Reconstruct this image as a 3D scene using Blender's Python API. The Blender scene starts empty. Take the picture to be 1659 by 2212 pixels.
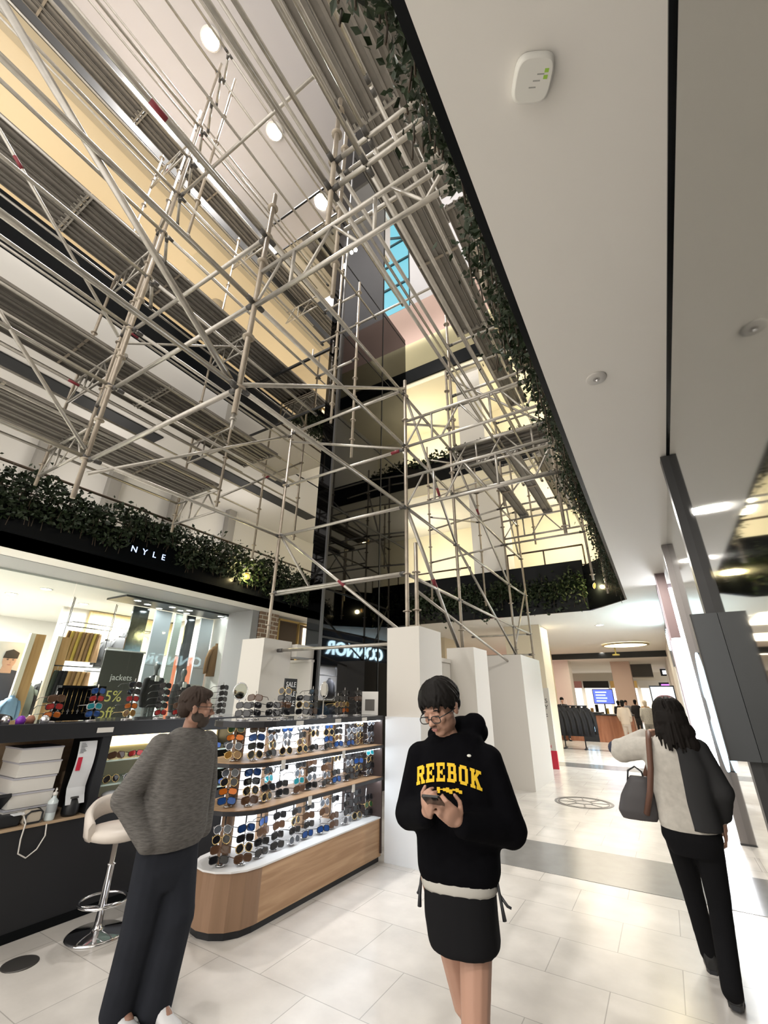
import bpy, bmesh, math, random
from mathutils import Vector, Matrix, Euler, noise
from mathutils.bvhtree import BVHTree
PI = math.pi
S = bpy.context.scene
COL = S.collection
random.seed(7)
R = math.radians

# ------------------------------------------------------------------ camera
FPX, PITCH, ROLL, YAW, CAMH = 909.9, .4153, .0123, .5515, 1.65
cy_, sy_, cp_, sp_ = math.cos(YAW), math.sin(YAW), math.cos(PITCH), math.sin(PITCH)
FW = Vector((-sy_*cp_, cy_*cp_, sp_))
R0 = Vector((cy_, sy_, 0)); U0 = R0.cross(FW)
RT = math.cos(ROLL)*R0 + math.sin(ROLL)*U0
UP = -math.sin(ROLL)*R0 + math.cos(ROLL)*U0
CAM = Vector((0, 0, CAMH))
cd = bpy.data.cameras.new('camera'); cam = bpy.data.objects.new('camera', cd); COL.objects.link(cam)
cd.sensor_fit = 'HORIZONTAL'; cd.sensor_width = 36; cd.lens = FPX/1659*36
cd.clip_start = .05; cd.clip_end = 300
m3 = Matrix((RT, UP, -FW)).transposed()
cam.matrix_world = Matrix.Translation(CAM) @ m3.to_4x4()
S.camera = cam

# ------------------------------------------------------------------ materials
MATS = {}
def mat(name, col=(.8, .8, .8), rough=.5, metal=0., emit=None, estr=0., noise_amt=0., noise_scale=8., trans=0., ior=1.45, spec=.5, bump=0., stretch=None, alpha=1.):
    if name in MATS: return MATS[name]
    m = bpy.data.materials.new(name); m.use_nodes = True
    nt = m.node_tree; b = nt.nodes['Principled BSDF']
    b.inputs['Base Color'].default_value = (*col, 1)
    b.inputs['Roughness'].default_value = rough
    b.inputs['Metallic'].default_value = metal
    b.inputs['IOR'].default_value = ior
    b.inputs['Specular IOR Level'].default_value = spec
    b.inputs['Transmission Weight'].default_value = trans
    b.inputs['Alpha'].default_value = alpha
    if emit:
        b.inputs['Emission Color'].default_value = (*emit, 1); b.inputs['Emission Strength'].default_value = estr
    if noise_amt or bump:
        tc = nt.nodes.new('ShaderNodeTexCoord'); nz = nt.nodes.new('ShaderNodeTexNoise')
        nz.inputs['Scale'].default_value = noise_scale; nz.inputs['Detail'].default_value = 4
        src = tc.outputs['Object']
        if stretch:
            mp = nt.nodes.new('ShaderNodeMapping'); mp.inputs['Scale'].default_value = stretch
            nt.links.new(src, mp.inputs['Vector']); src = mp.outputs['Vector']
        nt.links.new(src, nz.inputs['Vector'])
        if noise_amt:
            mx = nt.nodes.new('ShaderNodeMix'); mx.data_type = 'RGBA'
            mx.inputs[6].default_value = (*[c*(1-noise_amt) for c in col], 1)
            mx.inputs[7].default_value = (*[min(1, c*(1+noise_amt)) for c in col], 1)
            nt.links.new(nz.outputs['Fac'], mx.inputs[0]); nt.links.new(mx.outputs[2], b.inputs['Base Color'])
        if bump:
            bp = nt.nodes.new('ShaderNodeBump'); bp.inputs['Strength'].default_value = bump; bp.inputs['Distance'].default_value = .02
            nt.links.new(nz.outputs['Fac'], bp.inputs['Height']); nt.links.new(bp.outputs['Normal'], b.inputs['Normal'])
    MATS[name] = m
    return m
def glow(name, col, s): return mat(name, (0, 0, 0), .5, 0, col, s)

def floor_mat():
    m = mat('polished_stone_tiles', (.62, .59, .55), .22, spec=.5)
    nt = m.node_tree; b = nt.nodes['Principled BSDF']
    tc = nt.nodes.new('ShaderNodeTexCoord')
    br = nt.nodes.new('ShaderNodeTexBrick'); br.offset = .5
    br.inputs['Color1'].default_value = (.66, .625, .58, 1); br.inputs['Color2'].default_value = (.61, .58, .54, 1)
    br.inputs['Mortar'].default_value = (.40, .38, .35, 1); br.inputs['Scale'].default_value = 1
    br.inputs['Mortar Size'].default_value = .003; br.inputs['Brick Width'].default_value = .78; br.inputs['Row Height'].default_value = .52
    nt.links.new(tc.outputs['Object'], br.inputs['Vector'])
    nz = nt.nodes.new('ShaderNodeTexNoise'); nz.inputs['Scale'].default_value = 3.2; nz.inputs['Detail'].default_value = 6
    nt.links.new(tc.outputs['Object'], nz.inputs['Vector'])
    cr = nt.nodes.new('ShaderNodeMapRange'); cr.inputs[1].default_value = .3; cr.inputs[2].default_value = .7; cr.inputs[3].default_value = .86; cr.inputs[4].default_value = 1.08
    nt.links.new(nz.outputs['Fac'], cr.inputs[0])
    mx = nt.nodes.new('ShaderNodeMix'); mx.data_type = 'RGBA'; mx.blend_type = 'MULTIPLY'; mx.inputs[0].default_value = 1
    nt.links.new(br.outputs['Color'], mx.inputs[6]); nt.links.new(cr.outputs[0], mx.inputs[7])
    nt.links.new(mx.outputs[2], b.inputs['Base Color'])
    return m

def wood_mat(name, c1, c2, scale=(1, 12, 12), rough=.45):
    m = mat(name, c1, rough)
    nt = m.node_tree; b = nt.nodes['Principled BSDF']
    tc = nt.nodes.new('ShaderNodeTexCoord'); mp = nt.nodes.new('ShaderNodeMapping'); mp.inputs['Scale'].default_value = scale
    nz = nt.nodes.new('ShaderNodeTexNoise'); nz.inputs['Scale'].default_value = 1.6; nz.inputs['Detail'].default_value = 6; nz.inputs['Distortion'].default_value = .6
    cr = nt.nodes.new('ShaderNodeValToRGB'); cr.color_ramp.elements[0].position = .35; cr.color_ramp.elements[1].position = .68
    cr.color_ramp.elements[0].color = (*c1, 1); cr.color_ramp.elements[1].color = (*c2, 1)
    nt.links.new(tc.outputs['Object'], mp.inputs['Vector']); nt.links.new(mp.outputs['Vector'], nz.inputs['Vector'])
    nt.links.new(nz.outputs['Fac'], cr.inputs['Fac']); nt.links.new(cr.outputs['Color'], b.inputs['Base Color'])
    return m

def brick_mat():
    m = mat('brown_brick', (.3, .2, .15), .85)
    nt = m.node_tree; b = nt.nodes['Principled BSDF']
    tc = nt.nodes.new('ShaderNodeTexCoord'); mp = nt.nodes.new('ShaderNodeMapping'); mp.inputs['Rotation'].default_value = (PI/2, 0, PI/2)
    br = nt.nodes.new('ShaderNodeTexBrick'); br.inputs['Scale'].default_value = 1; br.inputs['Brick Width'].default_value = .3; br.inputs['Row Height'].default_value = .13
    br.inputs['Color1'].default_value = (.2, .13, .09, 1); br.inputs['Color2'].default_value = (.32, .21, .14, 1); br.inputs['Mortar'].default_value = (.6, .55, .45, 1); br.inputs['Mortar Size'].default_value = .015
    sx = nt.nodes.new('ShaderNodeSeparateXYZ'); cx = nt.nodes.new('ShaderNodeCombineXYZ')
    nt.links.new(tc.outputs['Object'], sx.inputs[0]); nt.links.new(sx.outputs['Y'], cx.inputs['X']); nt.links.new(sx.outputs['Z'], cx.inputs['Y'])
    nt.links.new(cx.outputs[0], br.inputs['Vector']); nt.links.new(br.outputs['Color'], b.inputs['Base Color'])
    return m

# ------------------------------------------------------------------ mesh building
WL = {}      # world location of parents (Empties or meshes)
def frame(d):
    d = d.normalized(); a = Vector((0, 0, 1)) if abs(d.z) < .95 else Vector((1, 0, 0))
    x = d.cross(a).normalized(); return x, d.cross(x).normalized()
class MB:
    def __init__(s): s.v = []; s.f = []; s.sm = []
    def add(s, vs, fs, smooth=False):
        o = len(s.v); s.v += [Vector(v) for v in vs]; s.f += [tuple(o+i for i in f) for f in fs]; s.sm += [smooth]*len(fs); return s
    def box(s, x0, x1, y0, y1, z0, z1):
        v = [(x, y, z) for z in (z0, z1) for y in (y0, y1) for x in (x0, x1)]
        return s.add(v, [(0, 2, 3, 1), (4, 5, 7, 6), (0, 1, 5, 4), (1, 3, 7, 5), (3, 2, 6, 7), (2, 0, 4, 6)])
    def obox(s, c, ax, ay, az):   # centre and half-axis vectors
        c = Vector(c); ax = Vector(ax); ay = Vector(ay); az = Vector(az)
        v = [c+i*ax+j*ay+k*az for k in (-1, 1) for j in (-1, 1) for i in (-1, 1)]
        return s.add(v, [(0, 2, 3, 1), (4, 5, 7, 6), (0, 1, 5, 4), (1, 3, 7, 5), (3, 2, 6, 7), (2, 0, 4, 6)])
    def tube(s, p, q, r, n=10, r2=None, caps=True):
        p = Vector(p); q = Vector(q); r2 = r if r2 is None else r2
        x, y = frame(q-p); v = []
        for c, rr in ((p, r), (q, r2)):
            v += [c + rr*(math.cos(2*PI*i/n)*x + math.sin(2*PI*i/n)*y) for i in range(n)]
        f = [(i, (i+1) % n, n+(i+1) % n, n+i) for i in range(n)]
        s.add(v, f, True)
        if caps:
            o = len(s.v)-2*n; s.f += [tuple(o+i for i in reversed(range(n))), tuple(o+n+i for i in range(n))]; s.sm += [False, False]
        return s
    def path(s, pts, r, n=8, closed=False):
        pts = [Vector(p) for p in pts]; k = len(pts); v = []; px = None
        for i, p in enumerate(pts):
            a = pts[(i-1) % k] if (closed or i > 0) else p; b = pts[(i+1) % k] if (closed or i < k-1) else p
            d = (b-a).normalized()
            if px is None: x, y = frame(d)
            else:
                x = (px - d*px.dot(d)).normalized(); y = d.cross(x)
            px = x
            rr = r[i] if isinstance(r, (list, tuple)) else r
            v += [p + rr*(math.cos(2*PI*j/n)*x + math.sin(2*PI*j/n)*y) for j in range(n)]
        f = []
        for i in range(k if closed else k-1):
            a = i*n; b = ((i+1) % k)*n
            f += [(a+j, a+(j+1) % n, b+(j+1) % n, b+j) for j in range(n)]
        s.add(v, f, True)
        if not closed:
            o = len(s.v)-k*n; s.f += [tuple(o+i for i in reversed(range(n))), tuple(o+(k-1)*n+i for i in range(n))]; s.sm += [False, False]
        return s
    def rings(s, rs, smooth=True, caps=True):     # list of equal-length rings of points
        n = len(rs[0]); v = [p for r in rs for p in r]; f = []
        for i in range(len(rs)-1):
            f += [(i*n+j, i*n+(j+1) % n, (i+1)*n+(j+1) % n, (i+1)*n+j) for j in range(n)]
        s.add(v, f, smooth)
        if caps:
            o = len(s.v)-len(v); s.f += [tuple(o+i for i in reversed(range(n))), tuple(o+(len(rs)-1)*n+i for i in range(n))]; s.sm += [False, False]
        return s
    def lathe(s, c, prof, n=24, caps=True):       # prof: (r, z)
        c = Vector(c)
        return s.rings([[c+Vector((r*math.cos(2*PI*i/n), r*math.sin(2*PI*i/n), z)) for i in range(n)] for r, z in prof], True, caps)
    def prism(s, poly, z0, z1, smooth=False):     # poly of (x, y), counter-clockwise
        return s.rings([[(x, y, z0) for x, y in poly], [(x, y, z1) for x, y in poly]], smooth)
    def ell(s, c, rad, rot=None, n=14, m=9):
        c = Vector(c); rs = []
        for i in range(1, m):
            t = PI*i/m
            ring = []
            for j in range(n):
                p = Vector((rad[0]*math.sin(t)*math.cos(2*PI*j/n), rad[1]*math.sin(t)*math.sin(2*PI*j/n), -rad[2]*math.cos(t)))
                if rot: p = rot @ p
                ring.append(c+p)
            rs.append(ring)
        return s.rings(rs)
    def cap(s, p, q, r1, r2, n=12):               # tapered capsule
        p = Vector(p); q = Vector(q); d = q-p; L = d.length
        if L < 1e-6: return s.ell(p, (r1, r1, r1))
        x, y = frame(d); d = d/L; rs = []
        for a in (-80, -50, -20): 
            rs.append([p + r1*math.sin(R(a))*d + r1*math.cos(R(a))*(math.cos(2*PI*j/n)*x+math.sin(2*PI*j/n)*y) for j in range(n)])
        for a in (20, 50, 80):
            rs.append([q + r2*math.sin(R(a))*d + r2*math.cos(R(a))*(math.cos(2*PI*j/n)*x+math.sin(2*PI*j/n)*y) for j in range(n)])
        return s.rings(rs)
    def xf(s, M):
        s.v = [M @ v for v in s.v]; return s
    def build(s, name, m, parent=None, origin=None, kind=None, bevel=0):
        me = bpy.data.meshes.new(name)
        if origin is None:
            if parent is not None: origin = WL[parent.name]
            else:
                xs = [v.x for v in s.v]; ys = [v.y for v in s.v]; zs = [v.z for v in s.v]
                origin = Vector(((min(xs)+max(xs))/2, (min(ys)+max(ys))/2, min(zs)))
        origin = Vector(origin)
        me.from_pydata([v-origin for v in s.v], [], s.f)
        me.polygons.foreach_set('use_smooth', s.sm); me.materials.append(m); me.update()
        return link(name, me, parent, origin, kind, bevel)
def link(name, me, parent=None, origin=Vector((0, 0, 0)), kind=None, bevel=0):
    o = bpy.data.objects.new(name, me); COL.objects.link(o)
    if parent is not None:
        o.parent = parent; o.location = origin - WL[parent.name]
    else: o.location = origin
    WL[o.name] = Vector(origin)
    if kind: o['kind'] = kind
    if bevel:
        md = o.modifiers.new('bevel', 'BEVEL'); md.width = bevel; md.segments = 2; md.limit_method = 'ANGLE'
    return o
def tag(o, label, cat, group=None, kind=None):
    o['label'] = label; o['category'] = cat
    if group: o['group'] = group
    if kind: o['kind'] = kind
    return o
def thing(name, label, cat, loc, group=None):
    o = bpy.data.objects.new(name, None); COL.objects.link(o); o.location = loc; o.empty_display_size = .1
    WL[o.name] = Vector(loc)
    return tag(o, label, cat, group)
def box(name, m, x0, x1, y0, y1, z0, z1, parent=None, kind=None, bevel=0):
    return MB().box(x0, x1, y0, y1, z0, z1).build(name, m, parent, None, kind, bevel)
def struct(name, mb, m): return mb.build(name, m, None, None, 'structure')
def sbox(name, m, *a): return box(name, m, *a, kind='structure')
KIDS = {}
def kids(o):
    return [c for c in bpy.data.objects if c.parent == o]
def tree(o): return (o, [tree(c) for c in kids(o)])
def dup_tree(t, parent=None):
    o, ch = t; c = o.copy(); COL.objects.link(c); WL[c.name] = WL.get(o.name, Vector())
    if parent is not None: c.parent = parent
    for g in ch: dup_tree(g, c)
    return c
def dup(t, M, label=None, group=None):     # a copy of a thing with its parts, placed by matrix M
    c = dup_tree(t); c.matrix_world = M
    if label: c['label'] = label
    if group: c['group'] = group
    return c
DG = [None]
def realize(o):       # bake modifiers of o into a plain mesh
    dg = bpy.context.evaluated_depsgraph_get(); dg.update()
    me = bpy.data.meshes.new_from_object(o.evaluated_get(dg)); 
    o.modifiers.clear(); o.data = me
    return o
def blob(mb, name, m, parent, voxel=.008, smooth=6, origin=None):   # fuse overlapping volumes into one skin
    o = mb.build(name, m, parent, origin)
    r = o.modifiers.new('r', 'REMESH'); r.mode = 'VOXEL'; r.voxel_size = voxel; r.use_smooth_shade = True
    sm = o.modifiers.new('s', 'SMOOTH'); sm.iterations = smooth; sm.factor = .5
    realize(o)
    if not o.data.materials: o.data.materials.append(m)
    return o
def text_mb(txt, size, ext=.004, align='CENTER', res=3, bold=0.):
    cu = bpy.data.curves.new('t', 'FONT'); cu.body = txt; cu.size = size; cu.extrude = ext; cu.align_x = align; cu.align_y = 'CENTER'; cu.resolution_u = res; cu.offset = bold
    o = bpy.data.objects.new('t', cu); COL.objects.link(o)
    dg = bpy.context.evaluated_depsgraph_get(); dg.update()
    me = bpy.data.meshes.new_from_object(o.evaluated_get(dg))
    mb = MB(); mb.add([v.co.copy() for v in me.vertices], [tuple(p.vertices) for p in me.polygons])
    bpy.data.objects.remove(o); bpy.data.curves.remove(cu); bpy.data.meshes.remove(me)
    return mb
def basis(loc, x, y, z=None):
    x = Vector(x).normalized(); y = Vector(y).normalized(); z = x.cross(y)
    M = Matrix((x, y, z)).transposed().to_4x4(); M.translation = Vector(loc); return M
def lamp(name, typ, loc, energy, color=(1, 1, 1), size=.3, rot=(0, 0, 0), size_y=None, spot=None, blend=.5):
    l = bpy.data.lights.new(name, typ); l.energy = energy; l.color = color
    if typ == 'AREA':
        l.size = size
        if size_y: l.shape = 'RECTANGLE'; l.size_y = size_y
    else: l.shadow_soft_size = size
    if spot: l.spot_size = spot; l.spot_blend = blend
    o = bpy.data.objects.new(name, l); COL.objects.link(o); o.location = loc; o.rotation_euler = rot
    return o
ORD = ['first', 'second', 'third', 'fourth', 'fifth', 'sixth', 'seventh', 'eighth', 'ninth', 'tenth', 'eleventh', 'twelfth', 'thirteenth', 'fourteenth', 'fifteenth']

# palette
M_white = mat('white_paint', (.74, .72, .68), .6)
M_ceil = mat('ceiling_plaster', (.82, .795, .75), .7)
M_cream = mat('cream_plaster', (.74, .63, .45), .7)
M_cream2 = mat('pale_cream_plaster', (.84, .78, .60), .7)
M_pink = mat('pink_plaster', (.62, .44, .38), .7)
M_grey = mat('grey_bulkhead', (.33, .33, .33), .5)
M_black = mat('black_gloss_panel', (.005, .006, .007), .22, spec=.12)
M_blackm = mat('black_laminate', (.012, .013, .016), .45)
M_dark = mat('charcoal_metal', (.045, .045, .046), .45)
M_steel = mat('galvanised_steel', (.43, .405, .365), .36, .7, noise_amt=.25, noise_scale=14)
M_steel_b = mat('weathered_galvanised_tube', (.37, .32, .26), .42, .6, noise_amt=.3, noise_scale=9)
M_plank = mat('galvanised_plank', (.235, .215, .19), .5, .3, noise_amt=.22, noise_scale=6)
M_clamp = mat('dark_wedge_head', (.10, .095, .09), .5, .5)
M_red = mat('red_marking_paint', (.20, .02, .03), .5)
M_chrome = mat('chrome', (.8, .8, .82), .08, 1.)
M_glassblk = mat('black_mirror_glass', (.036, .037, .040), .03, 1.)
M_mirror = mat('smoked_mirror_glass', (.50, .50, .47), .05, 1.)
M_glass = mat('clear_glass', (.92, .97, .96), .0, trans=1., ior=1.05, spec=.3)
M_leaf = mat('dark_green_leaf', (.014, .027, .008), .55, noise_amt=.5, noise_scale=5)
M_stem = mat('brown_stem', (.05, .035, .02), .7)
M_board = mat('white_hoarding_board', (.66, .63, .58), .55)
M_sheet = mat('white_plastic_sheet', (.72, .74, .76), .35, bump=.25, noise_scale=2.5)
M_skin = mat('skin', (.42, .24, .17), .5)
# ------------------------------------------------------------------ shell of the mall
def glassmix(name, tint, fac):
    m = bpy.data.materials.new(name); m.use_nodes = True; nt = m.node_tree; nt.nodes.clear()
    o = nt.nodes.new('ShaderNodeOutputMaterial'); mx = nt.nodes.new('ShaderNodeMixShader'); t = nt.nodes.new('ShaderNodeBsdfTransparent'); g = nt.nodes.new('ShaderNodeBsdfGlossy')
    t.inputs['Color'].default_value = (*tint, 1); g.inputs['Roughness'].default_value = .02; mx.inputs[0].default_value = fac
    nt.links.new(t.outputs[0], mx.inputs[1]); nt.links.new(g.outputs[0], mx.inputs[2]); nt.links.new(mx.outputs[0], o.inputs[0])
    MATS[name] = m; return m
M_pane = glassmix('shop_window_glass', (.93, .96, .95), .012)

M_floor = floor_mat()
M_band = mat('dark_stone_band', (.20, .20, .195), .2, noise_amt=.15, noise_scale=6)
sbox('floor', M_floor, -22, 9, -6, 50, -.12, 0)
sbox('trim_1', M_band, -2.45, .54, 5.62, 6.66, 0, .003)
sbox('trim_2', M_band, -6.5, .54, 13.9, 14.75, 0, .003)
sbox('trim_3', M_band, -6.5, .54, 18.6, 19.1, 0, .003)
# ceiling over the walkway (right of the void), beyond the void and under the left gallery
sbox('ceiling', M_ceil, -.30, .62, -5, 12.3, 4.0, 4.25)
struct('ceiling', MB().rings([[(-.30, 12.3, 4), (.62, 12.3, 4), (.62, 13.45, 4), (-1.25, 13.45, 4)], [(-.30, 12.3, 4.25), (.62, 12.3, 4.25), (.62, 13.45, 4.25), (-1.25, 13.45, 4.25)]], False), M_ceil)
sbox('ceiling', M_ceil, -16, 9, 13.45, 50, 4.0, 4.25)
sbox('ceiling', M_ceil, -9.95, -9.32, -5, 13.45, 4.0, 4.25)
sbox('trim_4', M_grey, -10.95, -9.95, -5, 13.45, 3.99, 4.25)
# black glass fascia round the void
sbox('trim_5', M_black, -.345, -.30, -5, 12.3, 4.0, 4.34)
struct('trim_6', MB().rings([[(-.36, 12.3, 4), (-.30, 12.3, 4), (-1.25, 13.45, 4), (-1.31, 13.40, 4)], [(-.36, 12.3, 5.3), (-.30, 12.3, 5.3), (-1.25, 13.45, 5.3), (-1.31, 13.40, 5.3)]], False), M_black)
sbox('trim_7', M_black, -9.32, -1.28, 13.40, 13.46, 4.0, 5.5)
sbox('trim_8', M_black, -9.38, -9.32, -5, 13.45, 4.0, 4.95)
# first gallery floors
sbox('floor_gallery', M_white, -15, -9.38, -5, 13.45, 4.25, 4.45)
sbox('floor_gallery', M_white, -15, 3, 13.46, 19, 4.25, 4.45)
# left galleries: back walls, ceilings and slab edges
sbox('wall_left', M_white, -14.2, -14, -5, 19, 4.45, 8.9)
for i, y in enumerate((1.2, 3.6, 5.6, 7.8, 10.2)): sbox('trim_%d' % (41+i), mat('grey_pilaster', (.30, .285, .26), .6), -13.98, -13.7, y, y+.35, 4.45, 8.7)
def slab_with_slots(name, x0, x1, y0, y1, z0, z1, m):
    return sbox(name, m, x0, x1, y0, y1, z0, z1)
slab_with_slots('ceiling_gallery', -14, -9.3, -5, 13.4, 8.7, 8.95, M_ceil)
M_slot = mat('dark_ceiling_slot', (.03, .032, .035), .6)
for i, (x0, x1, y0, y1) in enumerate([(-11.7, -11.2, -2, 5.6), (-11.7, -11.2, 6.6, 12.6), (-10.4, -10.15, 2.0, 2.8), (-10.4, -10.15, 5.2, 6.1), (-10.4, -10.15, 9.0, 9.8)]):
    sbox('trim_%d' % (9+i), M_slot, x0, x1, y0, y1, 8.66, 8.72)
sbox('trim_14', M_ceil, -9.36, -9.28, -5, 13.4, 8.7, 9.6)
sbox('trim_15', M_black, -9.40, -9.30, -5, 13.4, 9.6, 10.9)
sbox('wall_left', M_cream, -13.2, -13, -5, 19, 10.9, 15.2)
sbox('floor_gallery', M_white, -14, -9.4, -5, 13.4, 9.6, 9.8)
sbox('ceiling_gallery', M_cream, -13, -8.75, -5, 13.4, 14.9, 15.15)
sbox('trim_16', mat('beige_bulkhead', (.50, .43, .31), .7), -9.35, -8.75, -5, 13.4, 14.78, 14.9)
sbox('trim_17', M_dark, -8.75, -8.65, -5, 13.4, 14.78, 15.35)
sbox('trim_18', M_dark, -8.80, -8.70, -5, 13.4, 15.35, 16.5)
sbox('wall_left', mat('lavender_wall', (.55, .54, .58), .7), -12, -11.8, -5, 19, 15.4, 20)
# atrium ceiling at the top with the clerestory beyond it
M_top = mat('pale_lavender_ceiling', (.46, .445, .455), .7)
sbox('ceiling_atrium', M_top, -12, 2, -5, 7.9, 20, 20.3)
sbox('trim_19', M_white, -12, 2, 7.9, 8.0, 20, 23)
sbox('ceiling_atrium', M_white, -12, 2, 8.0, 14, 27.2, 27.4)
# far end galleries
sbox('wall_far', M_cream2, -14, 3, 17.5, 17.7, 4.45, 8.9)
sbox('ceiling_gallery', M_white, -14, 3, 13.46, 17.5, 8.9, 9.1)
sbox('trim_20', M_cream2, -12, 3, 13.40, 13.46, 8.9, 9.35)
sbox('trim_21', M_black, -12, 3, 13.38, 13.46, 9.35, 10.35)
sbox('wall_far', M_cream2, -14, 3, 17.0, 17.2, 10.35, 14.7)
sbox('floor_gallery', M_white, -14, 3, 13.46, 17, 9.6, 9.8)
sbox('ceiling_gallery', M_cream2, -14, 3, 13.46, 17, 14.45, 14.7)
sbox('trim_22', M_black, -14, 3, 13.38, 13.46, 14.7, 15.4)
sbox('trim_23', mat('yellow_glow_mirror', (.62, .56, .36), .12, 1.), -14, 3, 13.40, 13.46, 15.4, 17.0)  # yellow glow painted into the mirror's own colour
sbox('wall_far', M_pink, -14, 3, 13.40, 13.6, 17.0, 19.5)
M_lav = mat('lavender_clerestory', (.66, .65, .68), .7)
sbox('wall_far', M_lav, -6.9, 3, 13.5, 13.7, 19.5, 27.4)
sbox('wall_far', M_lav, -14, -8.9, 13.5, 13.7, 19.5, 27.4)
# boxed columns in front of the far galleries and on the concourse
sbox('wall_pier', M_white, -4.72, -3.6, 13.7, 14.8, 4.45, 8.9)
sbox('wall_pier', M_white, -4.9, -3.9, 13.7, 14.8, 9.8, 14.45)
# skylight at the far top: blue sky panes behind dark glazing bars
M_sky = glow('sky_through_skylight', (.22, .68, .82), .72)
w = thing('window_1', 'tall skylight of bright turquoise panes above the pink wall at the top of the atrium', 'window', (-7.9, 13.55, 19.5)); w['kind'] = 'structure'
box('pane', M_sky, -8.9, -6.9, 13.60, 13.64, 19.5, 27.2, w)
M_bar = mat('teal_glazing_bar', (.02, .05, .06), .4)
for z in (19.55, 21.6, 23.4, 25.0, 27.1): box('glazing_bar', M_bar, -8.9, -6.9, 13.52, 13.60, z, z+.12, w)
for x in (-8.9, -6.98): box('glazing_bar', M_bar, x, x+.08, 13.50, 13.60, 19.5, 27.2, w)
MB().tube((-8.9, 13.5, 26.2), (-6.9, 13.5, 24.9), .07).build('glazing_bar', M_bar, w)
w2 = thing('window_2', 'low turquoise window band behind leaves at the end of the top left gallery', 'window', (-11.7, 9.7, 16.6)); w2['kind'] = 'structure'
box('pane', glow('sky_through_window', (.12, .5, .6), .6), -11.78, -11.74, 6.5, 13.2, 16.6, 19.4, w2)
for y in (6.5, 8.2, 9.9, 11.6, 13.1): box('glazing_bar', M_bar, -11.74, -11.66, y, y+.1, 16.6, 19.4, w2)
# dark end walls closing the upper storeys behind the scaffold on the right
sbox('wall_right', M_white, .9, 1.1, -5, 19, 4.25, 20)

# lift shaft clad in black mirror glass
sh = sbox('wall_lift_shaft', M_glassblk, -5.35, -5.0, 6.03, 7.95, 0, 20)
sbox('wall_lift_shaft', M_glassblk, -5.35, -5.0, 7.95, 9.35, 0, 12.6)
M_seam = mat('black_joint', (.004, .004, .004), .6)
sbox('trim_24', M_seam, -5.0, -4.99, 7.93, 7.97, 0, 20)
for i, z in enumerate((2.62, 5.2, 7.4, 9.9, 12.4, 15.0, 17.5)): sbox('trim_%d' % (25+i), M_seam, -5.0, -4.992, 6.03, 9.35 if z < 12.5 else 7.95, z, z+.035)
sbox('trim_32', M_dark, -5.02, -4.98, 6.0, 6.05, 0, 20)
# mirror-clad link bridges between the left galleries and the lift
M_mir2 = mat('mirror_cladding', (.62, .60, .56), .02, 1.)
sbox('wall_bridge', M_mir2, -9.3, -5.05, 6.2, 8.4, 8.0, 9.8)
sbox('wall_bridge', M_mir2, -9.3, -5.05, 6.2, 8.4, 15.4, 17.4)
for z, i in ((8.0, 33), (9.78, 34), (15.4, 35), (17.38, 36)): sbox('trim_%d' % i, M_seam, -9.3, -5.03, 6.17, 6.2, z-.03, z+.03)

# right side: mirror-glass shopfront, posts, light post, neon sign
sbox('wall_right', M_mirror, .54, .60, -5, 10.9, 0, 4.0)
sbox('trim_37', M_black, .525, .54, -5, 4.74, 3.985, 4.0)
sbox('wall_right', M_white, .54, .60, 10.9, 11.7, 0, 4.0)
sbox('wall_right', M_white, .54, .60, 18.5, 45, 0, 4.0)
sbox('wall_right', M_white, .54, .60, 11.7, 18.5, 2.7, 4.0)
sbox('wall_shop', M_white, 2.2, 2.3, 11.5, 18.7, 0, 3.2)
sbox('wall_shop', M_white, .6, 2.2, 11.5, 11.6, 0, 3.2)
sbox('wall_shop', M_white, .6, 2.2, 18.6, 18.7, 0, 3.2)
sbox('ceiling_shop', M_white, .6, 2.3, 11.5, 18.7, 2.9, 3.0)
p = thing('shopfront_post', 'dark charcoal post of the shopfront standing against the mirror glass from floor to ceiling', 'post', (.51, 4.8, 0))
box('post_body', M_dark, .47, .54, 4.74, 4.88, .02, 3.99, p); box('base_shoe', M_black, .465, .54, 4.73, 4.89, 0, .02, p)
p = thing('projecting_panel', 'dark grey projecting panel fixed to the charcoal shopfront post at head height', 'panel', (.44, 4.7, 1.23))
box('panel_board', mat('slate_panel', (.07, .075, .08), .4), .35, .538, 4.66, 4.735, 1.23, 2.36, p); box('edge_strip', M_dark, .342, .35, 4.655, 4.737, 1.23, 2.36, p)
p = thing('shopfront_post', 'thin grey post further along the mirror glass beside the blade sign', 'post', (.5, 8.0, 0))
box('post_body', mat('pale_bronze', (.22, .20, .19), .4), .46, .54, 7.95, 8.05, .02, 3.99, p); box('base_shoe', M_dark, .455, .54, 7.94, 8.06, 0, .02, p)
p = thing('hanging_blade_sign', 'slim purple-brown blade sign under the ceiling just before the glowing light post', 'sign', (.42, 10.2, 2.7))
box('sign_box', mat('purple_brown', (.16, .11, .11), .5), .34, .50, 9.9, 10.1, 2.75, 4.0, p); box('sign_rim', mat('violet_rim', (.35, .28, .30), .5), .33, .345, 9.89, 10.11, 2.7, 4.0, p)
p = thing('light_post', 'tall portal post with a glaring white light strip at the end of the mirror shopfront', 'light', (.46, 11.0, 0))
box('post_body', mat('mauve_frame', (.30, .25, .27), .4), .34, .54, 10.95, 11.25, 0, 4.0, p)
box('light_strip', glow('white_led_strip', (.92, .95, 1), 18), .375, .53, 10.93, 10.95, .03, 3.9, p)
n = thing('neon_sign', 'pale blue neon oval with upright bars glowing beside the dark projecting panel', 'sign', (.5, 7.45, .9))
M_neon = glow('pale_blue_neon', (.5, .78, 1), 2.5)
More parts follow.
